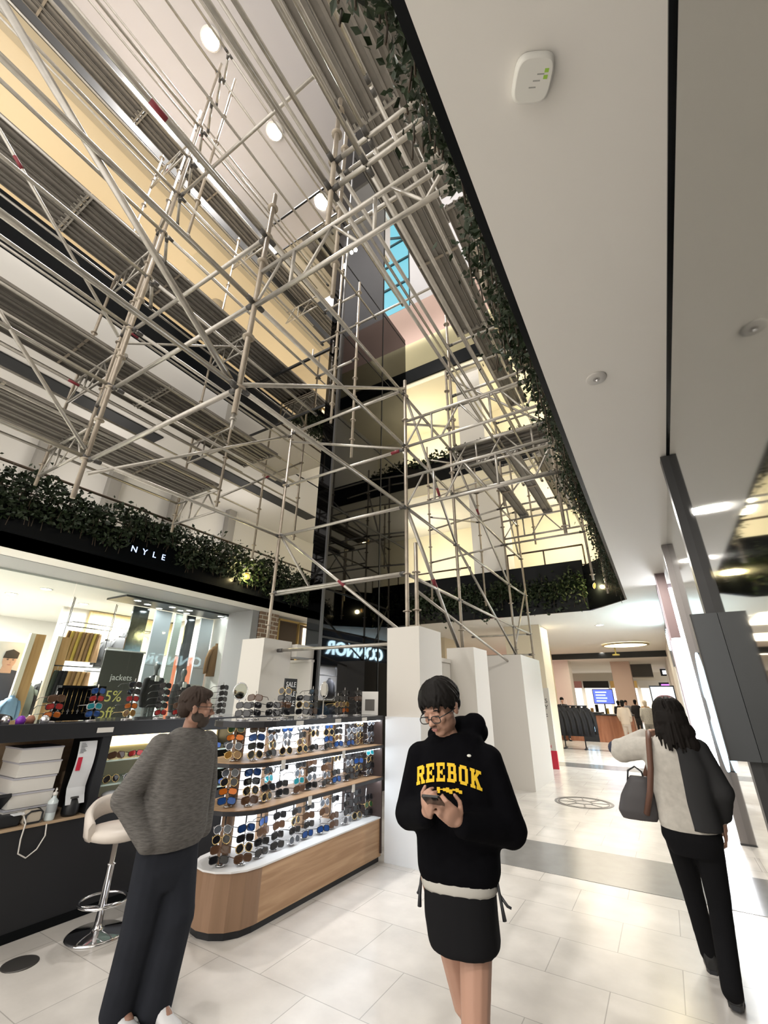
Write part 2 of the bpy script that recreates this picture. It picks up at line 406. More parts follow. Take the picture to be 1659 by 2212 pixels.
MB().path([(.5, 7.45+.52*math.cos(a), 1.56+.70*math.sin(a)) for a in [2*PI*i/32 for i in range(32)]], .012, 6, True).build('neon_ring', M_neon, n)
for dy in (-.36, -.18, 0, .18, .36):
    h = .70*math.sqrt(1-(dy/.52)**2)*.93
    MB().tube((.5, 7.45+dy, 1.56-h), (.5, 7.45+dy, 1.56+h), .008, 6).build('neon_bar', M_neon, n)
MB().tube((.5, 7.45, 2.26), (.54, 7.45, 2.26), .008, 6).tube((.5, 7.45, .86), (.54, 7.45, .86), .008, 6).build('bracket', M_dark, n)

# neighbouring menswear shop beyond the light post: seen mirrored in the lift shaft
sg = thing('shop_sign', 'glowing ice-blue shop name letters high on the right wall past the light post', 'sign', (.5, 14.8, 3.15))
box('sign_board', mat('sign_board_navy', (.05, .06, .09), .4), .50, .54, 11.6, 18.6, 2.75, 3.98, sg)
M_ice = glow('ice_blue_letters', (.66, .92, 1), 17)
t = text_mb('CONNOR', .70, .02, bold=.014)
t.xf(basis((.48, 15.05, 3.36), (0, -1, 0), (0, 0, 1)) @ Matrix.Diagonal((1.28, 1, 1, 1))).build('letters', M_ice, sg)
# ------------------------------------------------------------------ scaffolding
TR = .028
ros = MB()
ros.lathe((0, 0, 0), [(.027, -.010), (.060, -.006), (.062, 0), (.060, .006), (.027, .010)], 14)
ME_ros = None
def rosette(parent, loc):
    global ME_ros
    if ME_ros is None:
        o = ros.build('rosette', M_steel_b, parent, Vector((0, 0, 0))); ME_ros = o.data; o.location = Vector(loc)-WL[parent.name]; WL[o.name] = Vector(loc)
        return o
    return link('rosette', ME_ros, parent, Vector(loc))
def standard(th, x, y, z0, z1, step=1.05, base=None, ros_on=True, zr=None, spigot=False, m=None):
    mb = MB().tube((x, y, z0), (x, y, z1), TR, 12)
    o = mb.build('standard', m or M_steel_b, th, Vector((x, y, z0)))
    if ros_on:
        for z in (zr if zr else [4.33+step*k for k in range(-4, 16)]):
            if z0+.05 < z < z1-.02: rosette(o, (x, y, z))
    if spigot:
        s = MB().tube((x, y, z0), (x, y, z0-.16), .016, 10).tube((x, y, z0-.05), (x, y, z0-.07), .03, 10)
        s.build('spigot', M_steel, o, Vector((x, y, z0)))
    return o
def ledger(th, p, q, name='ledger', m=None, r=.026, heads=True, mark=None):
    p = Vector(p); q = Vector(q); d = (q-p).normalized()
    o = MB().tube(p, q, r, 10).build(name, m or M_steel, th, p)
    if heads:
        for e, s in ((p, 1), (q, -1)): MB().tube(e+d*s*.025, e+d*s*.11, r*1.25, 8, r*1.05).build('wedge_head', M_clamp, o, p)
    if mark is not None:
        a = p+(q-p)*mark; MB().tube(a, a+d*.16, r*1.04, 10).build('red_band', M_red, o, p)
    return o
def girder(th, p, q, h=.52, n=6):      # lattice girder: p, q are ends of the lower chord
    p = Vector(p); q = Vector(q); up = Vector((0, 0, h))
    mb = MB().tube(p, q, .024, 10).tube(p+up, q+up, .024, 10)
    for i in range(n):
        a = p+(q-p)*(i/n); b = p+(q-p)*((i+1)/n); c = (a+b)/2
        if i % 3 == 1: mb.tube(c, c+up, .019, 8)
        else:
            mb.tube(a+up if i % 2 else a, (b if i % 2 else b+up), .016, 8)
    return mb.build('lattice_girder', M_steel, th, p)

XA, XB = -5.45, -2.80
Y0, Y1, Y2, Y3, Y4 = 1.95, 5.2, 7.2, 10.67, 12.15
LV = [3.28, 4.33, 5.40, 6.45]
# --- central tower, standing inside the white hoarding boxes
tw = thing('scaffold_tower', 'tall steel scaffold tower rising from the white hoarding boxes before the black lift shaft', 'scaffold', (-4, 7, 0), 'scaffolding filling the atrium')
ZR = [2.25]+LV+[5.9]
standard(tw, XB, Y1, .05, 6.8, zr=LV+[2.75, 5.95]); standard(tw, XA, Y1, .05, 6.72, zr=LV+[2.75, 3.85])
standard(tw, XB+.16, Y1-.02, .05, 3.72, zr=[2.75, 3.28])
for x, y, z1 in ((XB, Y2, 8.6), (XB, Y3, 8.9), (XB+.05, Y4, 9.3), (-5.2, 11.2, 9.5), (-4.0, 12.4, 9.6), (-.85, Y3, 8.2), (-.85, Y2, 9.4), (-.7, 12.3, 8.2)):
    z0 = .05 if y in (Y2, Y3, Y4) and x < -2 else 4.2
    standard(tw, x, y, z0, z1, zr=[2.75, 3.28, 3.85, 4.33, 5.4, 5.9, 6.45, 7.0, 7.5, 8.0])
for i, z in enumerate((3.30, 4.35, 5.38, 6.6)):
    ledger(tw, (XA, Y1, z), (XB, Y1, z), mark=.9 if i == 2 else None)
ledger(tw, (XA-.06, Y1+.03, 3.27), (XB, Y1+.03, 3.29))
for z in LV[:4]:
    ledger(tw, (XB, Y1, z), (XB, Y2, z)); ledger(tw, (XB, Y2, z), (XB, Y3, z)); ledger(tw, (XB, Y3, z), (XB+.05, Y4, z))
for z in (5.4, 6.45, 7.5, 8.5):
    ledger(tw, (XB, Y2, z), (-.85, Y2, z)); ledger(tw, (XB, Y3, z), (-.85, Y3, z))
    ledger(tw, (-5.2, 11.2, z), (XB, Y3, z), 'tie_tube')
    ledger(tw, (-.85, Y2, z), (-.85, Y3, z))
for z in (2.75, 3.28): ledger(tw, (-4.4, Y4-.1, z), (XB+.05, Y4, z))
for z in (6.9, 7.95, 9.0): ledger(tw, (-5.2, 11.2, z), (-4.0, 12.4, z)); ledger(tw, (-4.0, 12.4, z), (XB+.05, Y4, z)); ledger(tw, (XB+.05, Y4, z), (-.7, 12.3, z))
# girders carrying the right hand decks
girder(tw, (XB, Y1, 5.42), (-.55, Y1, 5.42), .50, 7)
girder(tw, (XB, Y1, 4.33), (-.55, Y1, 4.33), .52, 7)
girder(tw, (XB, Y2, 5.95), (-.6, Y2, 5.95), .52, 6)
girder(tw, (XB, Y3, 5.55), (-.6, Y3, 5.55), .5, 6)
# rakers and diagonal braces
def brace(th, p, q, mark=None, r=.024): return ledger(th, p, q, 'brace', None, r, False, mark)
brace(tw, (XA, Y1, 4.4), (XB-.05, Y1-.02, 2.45), .55)
brace(tw, (XA, Y1, 4.4), (XA, 7.3, 2.6))
brace(tw, (XA, Y1, 6.4), (XB, Y1+.04, 5.4)); 
brace(tw, (XB, Y1, 4.33), (XB, 7.15, 2.3), .45, .03)
brace(tw, (XB, Y1, 6.5), (XB, Y2, 4.33), .6); brace(tw, (XB, Y2, 6.5), (XB, Y3, 4.33), .4)
brace(tw, (XB, Y2, 4.33), (XB, Y3, 2.6)); brace(tw, (XB, Y1+.3, 3.1), (XB, Y3, 2.3))
brace(tw, (XB, Y3, 8.0), (XB, Y4, 5.4)); brace(tw, (XB+.05, Y4, 4.5), (XB-.1, Y3, 2.5)); brace(tw, (XB, Y3, 6.5), (-.85, Y3, 8.5))
brace(tw, (XB, Y2, 8.4), (-.85, Y2, 6.4)); brace(tw, (XB, Y1+.05, 5.9), (XB, Y2+.6, 7.4)); brace(tw, (-.85, Y2, 9), (-.85, Y3, 6.4))
# --- suspended grid above the kiosk, hanging from the upper storeys
sg_ = thing('suspended_scaffold', 'suspended steel scaffold grid hanging over the sunglasses kiosk, lower tube ends in mid air', 'scaffold', (-4, 2, 3.6), 'scaffolding filling the atrium')
ZS = [4.27, 5.37, 6.42, 7.5, 8.55, 9.6, 10.65, 11.7, 12.75, 13.8, 14.85]
standard(sg_, XB, Y0, 3.98, 7.2, zr=[4.27, 4.9, 5.37, 6.0, 6.42, 6.95], spigot=True)
standard(sg_, XA, Y0-.06, 3.75, 14.2, zr=ZS+[4.85, 5.9, 7.0])
standard(sg_, XA-.55, Y0+.1, 5.4, 9.2, zr=ZS); standard(sg_, XA-.5, Y0+.5, 9.5, 15.5, zr=ZS)
for z in (4.27, 5.37, 6.42):
    ledger(sg_, (XA, Y0-.03, z), (XB, Y0, z)); ledger(sg_, (XB, Y0, z), (XB, Y1, z+.05)); ledger(sg_, (XB, Y0, z), (XB, -1.6, z), mark=.35 if z > 6 else None)
    ledger(sg_, (XA, Y0, z+.03), (XA, Y1, z+.07)); ledger(sg_, (XA, Y0, z+.03), (XA, -1.6, z+.03), mark=.3 if z < 5 else None)
for z in ZS[3:]:
    ledger(sg_, (XA, Y0, z), (XA, 5.9, z)); ledger(sg_, (XA, Y0, z), (XA, -2.2, z)); ledger(sg_, (XA, Y0, z), (XA-.52, Y0+.3, z))
brace(sg_, (XB-.05, Y0-.02, 4.3), (XB-.05, -.42, 5.95), None, .030); brace(sg_, (XA, Y0-.1, 4.4), (XA, -.6, 6.7)); brace(sg_, (XA-.5, Y0, 6.6), (XA-.5, -1.4, 9.6), .5)
ledger(sg_, (XA, Y0, 4.1), (XA, Y1, 6.55), 'tie_tube', None, .024, False)
ledger(sg_, (XB, Y0, 4.31), (XB, Y1, 6.62), 'tie_tube', None, .024, False)
girder(sg_, (XB, Y0, 5.33), (-.52, Y0, 5.33), .5, 7)
for z in (6.45, 6.95): ledger(sg_, (-1.89, Y0, z), (-.72, Y0, z))
standard(sg_, -1.89, Y0, 5.86, 8.25, zr=[6.45, 6.95, 7.5, 8.0]); standard(sg_, -.74, Y0, 5.86, 7.0, zr=[6.3, 6.9])
for x in (-1.89, -1.45): 
    for z in (6.45, 6.95, 8.0): ledger(sg_, (x, Y0, z), (x, 9.6, z)); ledger(sg_, (x, Y0, z), (x, -2, z))
for x in (-3.2, -3.9, -4.6): ledger(sg_, (x, -2.5, 9.6), (x, 5.9, 9.6), 'ledger', None, .02); 
ledger(sg_, (XA, Y0, 9.6), (-1.89, Y0, 9.6)); ledger(sg_, (XA, 5.8, 9.6), (-1.5, 5.8, 9.6))
standard(sg_, -4.35, 5.8, 6.0, 11.0, zr=ZS+[6.9, 8.0]); standard(sg_, -4.9, 5.75, 7, 12.4, zr=ZS+[8.0, 9.1])
for z in (8.55, 10.65): ledger(sg_, (XA, 5.8, z), (-4.35, 5.8, z))
# --- left gallery scaffold carrying four decks
XL1, XL2 = -7.15, -8.35
lf = thing('gallery_scaffold', 'long steel scaffold along the left galleries stacked with four corrugated decks', 'scaffold', (-7.7, 3, 4.9), 'scaffolding filling the atrium')
DECKS = [(5.70, -2.5, 4.95, 'lowest left deck'), (7.25, -2.5, 6.45, 'second left deck'), (10.05, -2.5, 8.6, 'third left deck'), (13.9, -2.5, 9.4, 'topmost left deck')]
for y in (2.35, 4.9, 7.2):
    for x in (XL1+.1, XL2-.1):
        standard(lf, x, y, 4.9 if x < -8 else 5.2, 15.2 if y < 7 else 11.4, zr=[5.3, 6.35, 7.4, 8.4, 9.5, 10.5, 11.5, 12.6, 13.6, 14.6])
for z, ya, yb, nm in DECKS:
    for y in (2.35, 4.9, 7.2):
        if y <= yb+.1 or (y == 7.2 and z > 9): girder(lf, (XL2-.1, y, z-.62), (XL1+.1, y, z-.62), .5, 4)
    for x in (XL1+.1, XL2-.1):
        for dz in (.5, 1.0): ledger(lf, (x, -2.5, z+dz), (x, 8.5 if z > 7 else 7.2, z+dz), 'guard_rail', None, .022, False, .45 if dz < .6 else None)
        ledger(lf, (x, -2.5, z-.12), (x, yb, z-.12), 'deck_bearer', None, .024, False)
    if z < 13: ledger(lf, (XL1+.1, 2.35, z+.3), (XA-.02, Y0, z+.3), 'tie_tube')
brace(lf, (XL1+.1, 2.35, 7.4), (XL1+.1, 4.9, 9.5)); brace(lf, (XL1+.1, 4.9, 5.4), (XL1+.1, 7.2, 7.4), .5)

# --- planks: every one a thing of its own resting on the scaffold
def plank_mb(L, w=.235):
    mb = MB(); h = .055; t = .012
    prof = [(-w/2, 0), (w/2, 0), (w/2, -h), (w/2-.018, -h), (w/2-.018, -t), (.028, -t), (.022, -.034), (-.022, -.034), (-.028, -t), (-w/2+.018, -t), (-w/2+.018, -h), (-w/2, -h)]
    return mb.rings([[(x, 0, z) for x, z in prof], [(x, L, z) for x, z in prof]], False)
def plank(L, label, group, loc, along='Y'):
    o = plank_mb(L-.01).build('scaffold_plank', M_plank, None, Vector((0, 0, 0)))
    tag(o, label, 'plank', group)
    for y in (.02, L-.05):
        b = MB().box(-.115, .115, y, y+.03, -.075, -.005)
        for x in (-.07, .07): b.box(x-.02, x+.02, y-.05, y+.03, -.05, -.02)
        b.build('hook_end', M_steel, o, Vector((0, 0, 0)))
    b = MB().box(-.118, .118, L*.5-.02, L*.5+.02, -.052, -.030).build('cross_rib', M_steel_b, o, Vector((0, 0, 0)))
    o.location = loc
    if along == 'X': o.rotation_euler = (0, 0, -PI/2)
    WL[o.name] = Vector(loc)
    return o
for z, ya, yb, nm in DECKS:
    n = 3; L = (yb-ya)/n
    for k in range(n):
        for j in range(2 if z > 13 else 5):
            plank(L, 'long steel scaffold plank, %s from the void in the %s, %s bay' % (ORD[j], nm, ['nearest', 'middle', 'far'][k]), 'planks of the '+nm, ((-7.54 if z > 13 else XL1-.12)-.245*j, ya+k*L, z+.06))
RD = [(9.7, -1.7, 4.4, 3, 'wall-side right deck', -.98), (9.6, 4.5, 9.3, 3, 'far wall-side right deck', -.98), (8.9, -1.7, 2.55, 3, 'high right deck', -1.52), (8.35, 2.7, 6.2, 3, 'second right deck', -1.50), (8.6, 6.3, 9.3, 2, 'third right deck', -1.58), (7.1, 9.4, 12.6, 2, 'far right deck', -1.20), (10.8, -1.7, 5.5, 3, 'uppermost right deck', -1.95)]
for z, ya, yb, n, nm, x0 in RD:
    for j in range(n):
        plank(yb-ya, 'steel scaffold plank, %s from the wall in the %s' % (ORD[j], nm), 'planks of the right decks', (x0-.245*j, ya, z+.06))
# supports of the right decks
rs = thing('right_scaffold', 'narrow scaffold of tubes carrying the plank walkway above the ivy on the right', 'scaffold', (-1.4, 4, 5), 'scaffolding filling the atrium')
for y in (-.5, 2.62, 6.25, 9.35, 12.5):
    for x in (-.62, -2.35): standard(rs, x, y, 4.9 if x > -1 else 5.9, 9.6 if y < 9 else 8.4, zr=[5.4, 6.45, 7.5, 8.3, 8.9])
    for z in (7.0, 8.28): 
        if not (z > 8 and y > 9.4): ledger(rs, (-.62, y, z), (-2.35, y, z))
for x in (-.62, -2.35):
    for z in (9.4, 7.9): ledger(rs, (x, -1.7, z), (x, 9.35, z), 'guard_rail', None, .022, False)
for i in range(4):
    plank(1.9, 'steel plank, %s from the lift in the low crosswise deck of the scaffold tower' % ORD[i], 'planks of the crosswise deck', (-2.78, 7.3+.26*i+.12, 6.58), 'X')
for i in range(3):
    plank(3.3, 'short plank on the far lattice girder, %s from the void edge' % ORD[i], 'planks on the far girder', (-1.0-.6*i, Y2+.2, 6.15 if i else 6.14))
# ------------------------------------------------------------------ greenery along the void edge
def foliage(name, label, pts_fn, n, size, hang=0., group='planted edges of the atrium'):
    rng = random.Random(hash(label) % 9999 if False else len(label)*31+n)
    mb = MB(); st = MB()
    for i in range(n):
        c = pts_fn(rng)
        s = size*rng.uniform(.6, 1.35)
        d = Vector((rng.gauss(0, 1), rng.gauss(0, 1), rng.gauss(-hang, .8))).normalized()
        a = d.cross(Vector((rng.gauss(0, 1), rng.gauss(0, 1), rng.gauss(0, 1)))).normalized(); nrm = d.cross(a)
        mb.add([c, c+d*s*.45+a*s*.28+nrm*s*.05, c+d*s, c+d*s*.45-a*s*.28+nrm*s*.05], [(0, 1, 2, 3)])
        if i % 25 == 0: st.tube(c-Vector((0, 0, .18)), c+d*s*.3, .006, 5)
    o = mb.build(name, M_leaf); tag(o, label, 'plants', group, 'stuff')
    st.build('stems', M_stem, o)
    return o
def left_pts(r):
    y = r.uniform(-2.5, 13.2); top = 5.35+.30*noise.noise((y*1.3, 0, 0))+.2*noise.noise((y*4, 3, 0)); lo = 4.62-.35*abs(noise.noise((y*1.1, 9, 0)))-.10*max(0, y-4)/5
    if r.random() < .10: top += r.uniform(0, .3)
    if 4.45 < y < 5.6: lo = 4.86
    return Vector((-9.27+r.gauss(0, .10), y, lo+(top-lo)*r.random()))
foliage('balcony_plants', 'dense dark shrubs growing along the top of the left black fascia', left_pts, 19000, .105)
def far_pts(r):
    x = r.uniform(-9.2, -1.3); z = 4.75+.35*noise.noise((x*1.5, 0, 4))+r.gauss(0, .16)
    if r.random() < .12: z -= r.uniform(.1, .5)
    return Vector((x, 13.33+r.gauss(0, .05), z))
foliage('balcony_plants', 'dark creepers trailing over the black fascia at the far end of the void', far_pts, 6000, .12, .6)
def right_pts(r):
    while True:
        y = r.uniform(-.2, 12.2)
        den = .5+.9*noise.noise((y*1.6, 5, 0))
        if r.random() < den: break
    return Vector((-.37-abs(r.gauss(0, .05+.085*max(0, den))), y, 4.52+r.gauss(0, .13)-(.1 if r.random() < .2 else 0)))
foliage('hanging_ivy', 'dark green ivy hanging over the void edge beside the white walkway ceiling', right_pts, 11000, .055, .7)
def up_pts(r):
    x = r.uniform(-7.5, -1.2)
    return Vector((x, 13.3, 10.4+.2*noise.noise((x, 1, 1))+r.gauss(0, .1)))
foliage('balcony_plants', 'thin dark plants along the black band of the second far gallery', up_pts, 700, .16, .2)
def sky_pts(r): return Vector((-11.0+r.gauss(0, .08), r.uniform(6.6, 12.4), 16.6+abs(r.gauss(0, .9))))
foliage('palm_leaves', 'black palm leaves silhouetted against the turquoise window band', sky_pts, 300, .5)

# handrails
def handrail(name, label, a, b, h, n, group='gallery handrails'):
    a = Vector(a); b = Vector(b); t = thing(name, label, 'handrail', (a+b)/2, group)
    up = Vector((0, 0, h))
    MB().tube(a+up, b+up, .03, 8).build('top_rail', mat('bronze_rail', (.10, .075, .055), .35, .6), t)
    MB().tube(a+up*.6, b+up*.6, .018, 8).build('middle_rail', MATS['bronze_rail'], t)
    for i in range(n+1):
        p = a+(b-a)*(i/n); MB().tube(p, p+up, .024, 8).build('post', MATS['bronze_rail'], t)
handrail('handrail', 'long bronze handrail behind the shrubs of the left first floor gallery', (-9.55, -2.5, 4.45), (-9.55, 13, 4.45), 1.15, 8)
handrail('handrail', 'bronze handrail behind the far creepers left of the boxed column', (-9.2, 13.52, 4.45), (-4.8, 13.52, 4.45), 1.35, 3)
handrail('handrail', 'bronze handrail at the far gallery right of the boxed column', (-3.5, 13.52, 4.45), (-1.2, 13.52, 4.45), 1.55, 2)

# sign letters on the left fascia
t = thing('fascia_sign', 'small pale blue letters on the black left fascia under the shrubs', 'sign', (-9.29, 4.7, 4.45))
for ch, y in (('N', 4.66), ('Y', 4.90), ('L', 5.13), ('E', 5.35)):
    text_mb(ch, .19, .004).xf(basis((-9.312, y, 4.58), (0, 1, 0), (0, 0, 1))).build('letter', glow('pale_blue_letters', (.5, .65, 1), 1.6), t)

# ------------------------------------------------------------------ hoarding boxes round the scaffold feet
def hoard(name, label, x0, x1, y0, y1, h, loc=None, sheet=None):
    t = thing(name, label, 'hoarding', ((x0+x1)/2, (y0+y1)/2, 0), 'white hoarding boxes')
    b = .03
    box('front_panel', M_board, x0, x1, y0, y0+b, 0, h, t); box('back_panel', M_board, x0, x1, y1-b, y1, 0, h, t)
    box('side_panel', M_board, x0, x0+b, y0+b, y1-b, 0, h, t); box('side_panel', M_board, x1-b, x1, y0+b, y1-b, 0, h, t)
    if sheet: box('plastic_sheet', M_sheet, x0-.012, x1-.0, y0-.012, y0-.001, 0, sheet, t)
    return t
hoard('hoarding_box', 'white hoarding box at the right end of the kiosk, plastic sheet on its lower half', -2.97, -2.50, 4.95, 5.62, 2.50, sheet=1.44)
hoard('hoarding_box', 'grey-white hoarding box behind the back counter left of the mirrored lift', -5.72, -5.22, 4.92, 5.55, 2.5)
hoard('hoarding_box', 'narrow white hoarding box behind the head of the young man', -2.95, -2.48, 6.85, 7.5, 2.42)
hoard('hoarding_box', 'large white hoarding box right of the young man with a tall narrow side', -3.4, -2.5, 9.85, 11.6, 2.55)
t = thing('hoarding_beam', 'boxed beam running back from the left hoarding box to the lift', 'hoarding', (-5.2, 6.0, 2.25), 'white hoarding boxes')
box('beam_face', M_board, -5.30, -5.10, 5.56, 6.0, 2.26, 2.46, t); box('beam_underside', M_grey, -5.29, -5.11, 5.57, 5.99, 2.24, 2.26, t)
t = thing('hoarding_wall', 'low grey-white hoarding wall between the sheeted box and the narrow box', 'hoarding', (-2.9, 6.2, 0), 'white hoarding boxes')
box('board', M_board, -2.93, -2.90, 5.63, 6.84, 0, 2.18, t); box('top_rail', M_board, -2.95, -2.88, 5.63, 6.84, 2.18, 2.24, t)
t = thing('hoarding_wall', 'dull hoarding wall standing behind the kiosk between the back counter and the lift', 'hoarding', (-5.4, 5.8, 0), 'white hoarding boxes')
box('board', M_board, -5.70, -5.05, 5.9, 5.95, 0, 2.2, t); box('top_rail', M_board, -5.70, -5.05, 5.88, 5.97, 2.2, 2.24, t)
o = MB().tube((-5.2, 5.22, 2.33), (-2.98, 5.22, 2.33), .024, 10).build('scaffold_tube', M_steel); tag(o, 'loose steel tube lying level between the left hoarding box and the sheeted box', 'tube')
MB().tube((-5.2, 5.22, 2.33), (-5.1, 5.22, 2.33), .03, 10).build('end_coupler', M_clamp, o)
# red and white board beside the large hoarding box
t = thing('notice_board', 'white notice board with a red foot standing behind the large hoarding box', 'notice', (-2.9, 13.0, 0))
box('board', M_board, -3.6, -2.70, 13.2, 13.26, .42, 1.95, t); box('red_foot', mat('signal_red', (.55, .02, .05), .4), -3.6, -2.695, 13.195, 13.265, 0, .42, t)
M_ink = mat('black_ink', (.03, .03, .03), .6)
for s, z, sz in (('WORKS', 1.62, .15), ('UNDERWAY', 1.46, .15)):
    text_mb(s, sz, .002, 'RIGHT').xf(basis((-2.76, 13.196, z), (1, 0, 0), (0, 0, 1))).build('lettering', M_ink, t)
for i in range(2): box('small_print', M_ink, -3.15, -2.8, 13.196, 13.2, 1.28-.05*i, 1.295-.05*i, t)
text_mb('Westfield', .1, .002, 'RIGHT').xf(basis((-2.8, 13.196, .52), (1, 0, 0), (0, 0, 1))).build('red_lettering', MATS['signal_red'], t)

# ------------------------------------------------------------------ sunglasses kiosk
KW = wood_mat('oak_veneer', (.40, .235, .125), (.56, .36, .21), (14, .9, 14))
KW2 = wood_mat('brown_laminate', (.27, .165, .10), (.33, .20, .125), (10, 10, .8))
M_led = glow('cool_led', (.86, .93, 1), 14)
M_lit = mat('white_laminate', (.85, .85, .85), .5); M_lbx = glow('lit_back_panel', (.93, .96, 1), 1.5)
M_edge = mat('black_shelf_edge', (.02, .02, .024), .35)
KX0, KX1, KY0, KY1 = -3.62, -3.03, 2.80, 4.94
def stadium(x0, x1, y0, y1, n=9):     # end at y0 rounded
    r = (x1-x0)/2; c = ((x0+x1)/2, y0+r)
    return [(x1, y1), (x0, y1)] + [(c[0]-r*math.cos(PI*i/(n-1)), c[1]-r*math.sin(PI*i/(n-1))) for i in range(n)]
k = thing('display_stand', 'oak-fronted sunglasses display stand with three brightly lit shelves and a rounded end', 'display stand', ((KX0+KX1)/2, 3.9, 0))
MB().prism(stadium(KX0+.02, KX1-.02, KY0+.02, KY1-.01), 0, .05).build('plinth', M_blackm, k)
MB().prism([(KX1, KY1), (KX0, KY1), (KX0, KY0+.33), (KX1, KY0+.33)], .05, .40).build('oak_base', KW, k)
st_ = [p for p in stadium(KX0, KX1, KY0, KY0+.33)]
MB().prism(st_, .05, .40).build('curved_end_panel', KW2, k)
MB().prism(stadium(KX0-.01, KX1+.012, KY0-.012, KY1), .40, .412).build('base_top', M_lit, k)
for z in (.755, 1.085):
    MB().prism(stadium(KX0-.02, KX1+.03, KY0-.03, KY1), z+.015, z+.045).build('shelf', M_edge, k)
    MB().prism(stadium(KX0-.01, KX1+.02, KY0-.02, KY1-.005), z+.045, z+.05).build('shelf_top', KW, k)
    box('light_strip', M_led, KX1-.04, KX1-.01, KY0+.32, KY1-.02, z+.004, z+.014, k)
MB().prism(stadium(KX0-.02, KX1+.03, KY0-.03, KY1), 1.40, 1.445).build('counter_top', M_edge, k)
MB().prism(stadium(KX0-.01, KX1+.02, KY0-.02, KY1-.005), 1.445, 1.45).build('glass_top', mat('smoky_glass_top', (.10, .10, .11), .06), k)
box('light_strip', M_led, KX1-.04, KX1-.01, KY0+.32, KY1-.02, 1.385, 1.399, k)
for z0, z1 in ((.412, .755), (.805, 1.085), (1.135, 1.40)):
    for y in (KY0+.34, 3.55, 4.1, 4.55): box('divider_post', KW, KX0+.06, KX0+.16, y-.02, y+.03, z0, z1, k)
    box('back_panel', M_lbx, KX0+.02, KX0+.05, KY0+.34, KY1-.02, z0, z1, k)
MB().tube((-3.34, 2.98, .41), (-3.34, 2.98, 1.40), .045, 12).build('end_post', KW2, k)
for i, y in enumerate((3.35, 3.95, 4.45)): box('price_ticket', M_white, KX1+.030, KX1+.034, y, y+.10, 1.405, 1.44, k)
for i, (y, z) in enumerate(((3.2, 1.085), (4.1, 1.085), (3.6, .755), (4.3, .755))): box('price_ticket', M_white, KX1+.030, KX1+.034, y, y+.05, z-.02, z+.05, k)
MB().obox((-3.3, KY1-.02, .74), (.29, 0, 0), (0, .008, 0), (0, 0, .66)).build('end_panel', mat('dark_brown_panel', (.05, .032, .028), .5), k)

# one pair of sunglasses of each sort, then copies
LENS = {'black': (.012, .012, .014), 'blue': (.02, .08, .30), 'amber': (.25, .13, .03), 'brown': (.09, .045, .025), 'red': (.42, .03, .03), 'green': (.03, .08, .03), 'yellow': (.55, .42, .04), 'smoke': (.10, .11, .13), 'turquoise': (.02, .30, .36), 'orange': (.62, .16, .02)}
def lens_ring(cx, w, h, sq, n=14):
    out = []
    for i in range(n):
        a = 2*PI*i/n; c, s = math.cos(a), math.sin(a)
        e = 2/sq
        out.append((cx+w*abs(c)**e*(1 if c > 0 else -1), h*abs(s)**e*(1 if s > 0 else -1)-.004*(1 if cx*c > 0 else 0)))
    return out
def make_glasses(color, fr, w, h, sq):
    m_l = mat('%s_lens' % color, LENS[color], .06, .35 if color in ('blue', 'red', 'orange', 'turquoise') else 0., spec=.8)
    root = None; mb = MB()
    for sx in (-1, 1):
        ring = lens_ring(sx*.035, w, h, sq); n = len(ring); out = [(sx*.035+(x-sx*.035)*1.16, z*1.18) for x, z in ring]
        v = []
        for pts, y in ((ring, .003), (out, .003), (out, -.003), (ring, -.003)): v += [(x, y+abs(x)*.06*0-.9*x*x, z) for x, z in pts]
        f = []
        for q in range(4):
            for i in range(n): f.append((q*n+i, q*n+(i+1) % n, ((q+1) % 4)*n+(i+1) % n, ((q+1) % 4)*n+i))
        mb.add(v, f, True)
    mb.path([(-.012, 0, .006), (0, .002, .011), (.012, 0, .006)], .0028, 6)
    root = mb.build('sunglasses', fr, None, Vector((0, 0, 0)))
    for sx in (-1, 1):
        ring = lens_ring(sx*.035, w, h, sq)
        MB().rings([[(x, .0022-.9*x*x, z) for x, z in ring], [(x, -.0008-.9*x*x, z) for x, z in ring]], False).build('lens', m_l, root)
        MB().path([(sx*(.035+w*1.12), -.006, .008), (sx*.071, -.03, .008), (sx*.070, -.10, .006), (sx*.066, -.135, -.014)], [.003, .0028, .0025, .003], 6).build('temple', fr, root)
    return root
F_black = mat('black_acetate', (.012, .012, .013), .25); F_gold = mat('gold_wire', (.62, .45, .2), .25, .9); F_tort = mat('tortoise_acetate', (.10, .045, .02), .25, noise_amt=.5, noise_scale=60); F_clear = mat('pale_acetate', (.55, .55, .56), .2); F_silver = mat('silver_wire', (.6, .6, .62), .25, .9)
SORTS = [('black', F_black, .029, .021, 3.2), ('blue', F_black, .030, .022, 2.8), ('amber', F_gold, .027, .024, 2.1), ('brown', F_tort, .030, .023, 3), ('smoke', F_silver, .026, .025, 2.0), ('green', F_gold, .028, .024, 2.2), ('black', F_gold, .027, .026, 2.0), ('red', F_black, .030, .020, 3), ('yellow', F_black, .030, .022, 2.6), ('turquoise', F_clear, .030, .021, 3), ('orange', F_black, .031, .020, 2.8), ('brown', F_gold, .029, .023, 2.4)]
PROTO = []
for s in SORTS: PROTO.append(make_glasses(*s))
USED = set()
FRW = {'black_acetate': 'black frame', 'gold_wire': 'gold wire frame', 'tortoise_acetate': 'tortoise frame', 'pale_acetate': 'pale frame', 'silver_wire': 'silver wire frame'}
PT = None
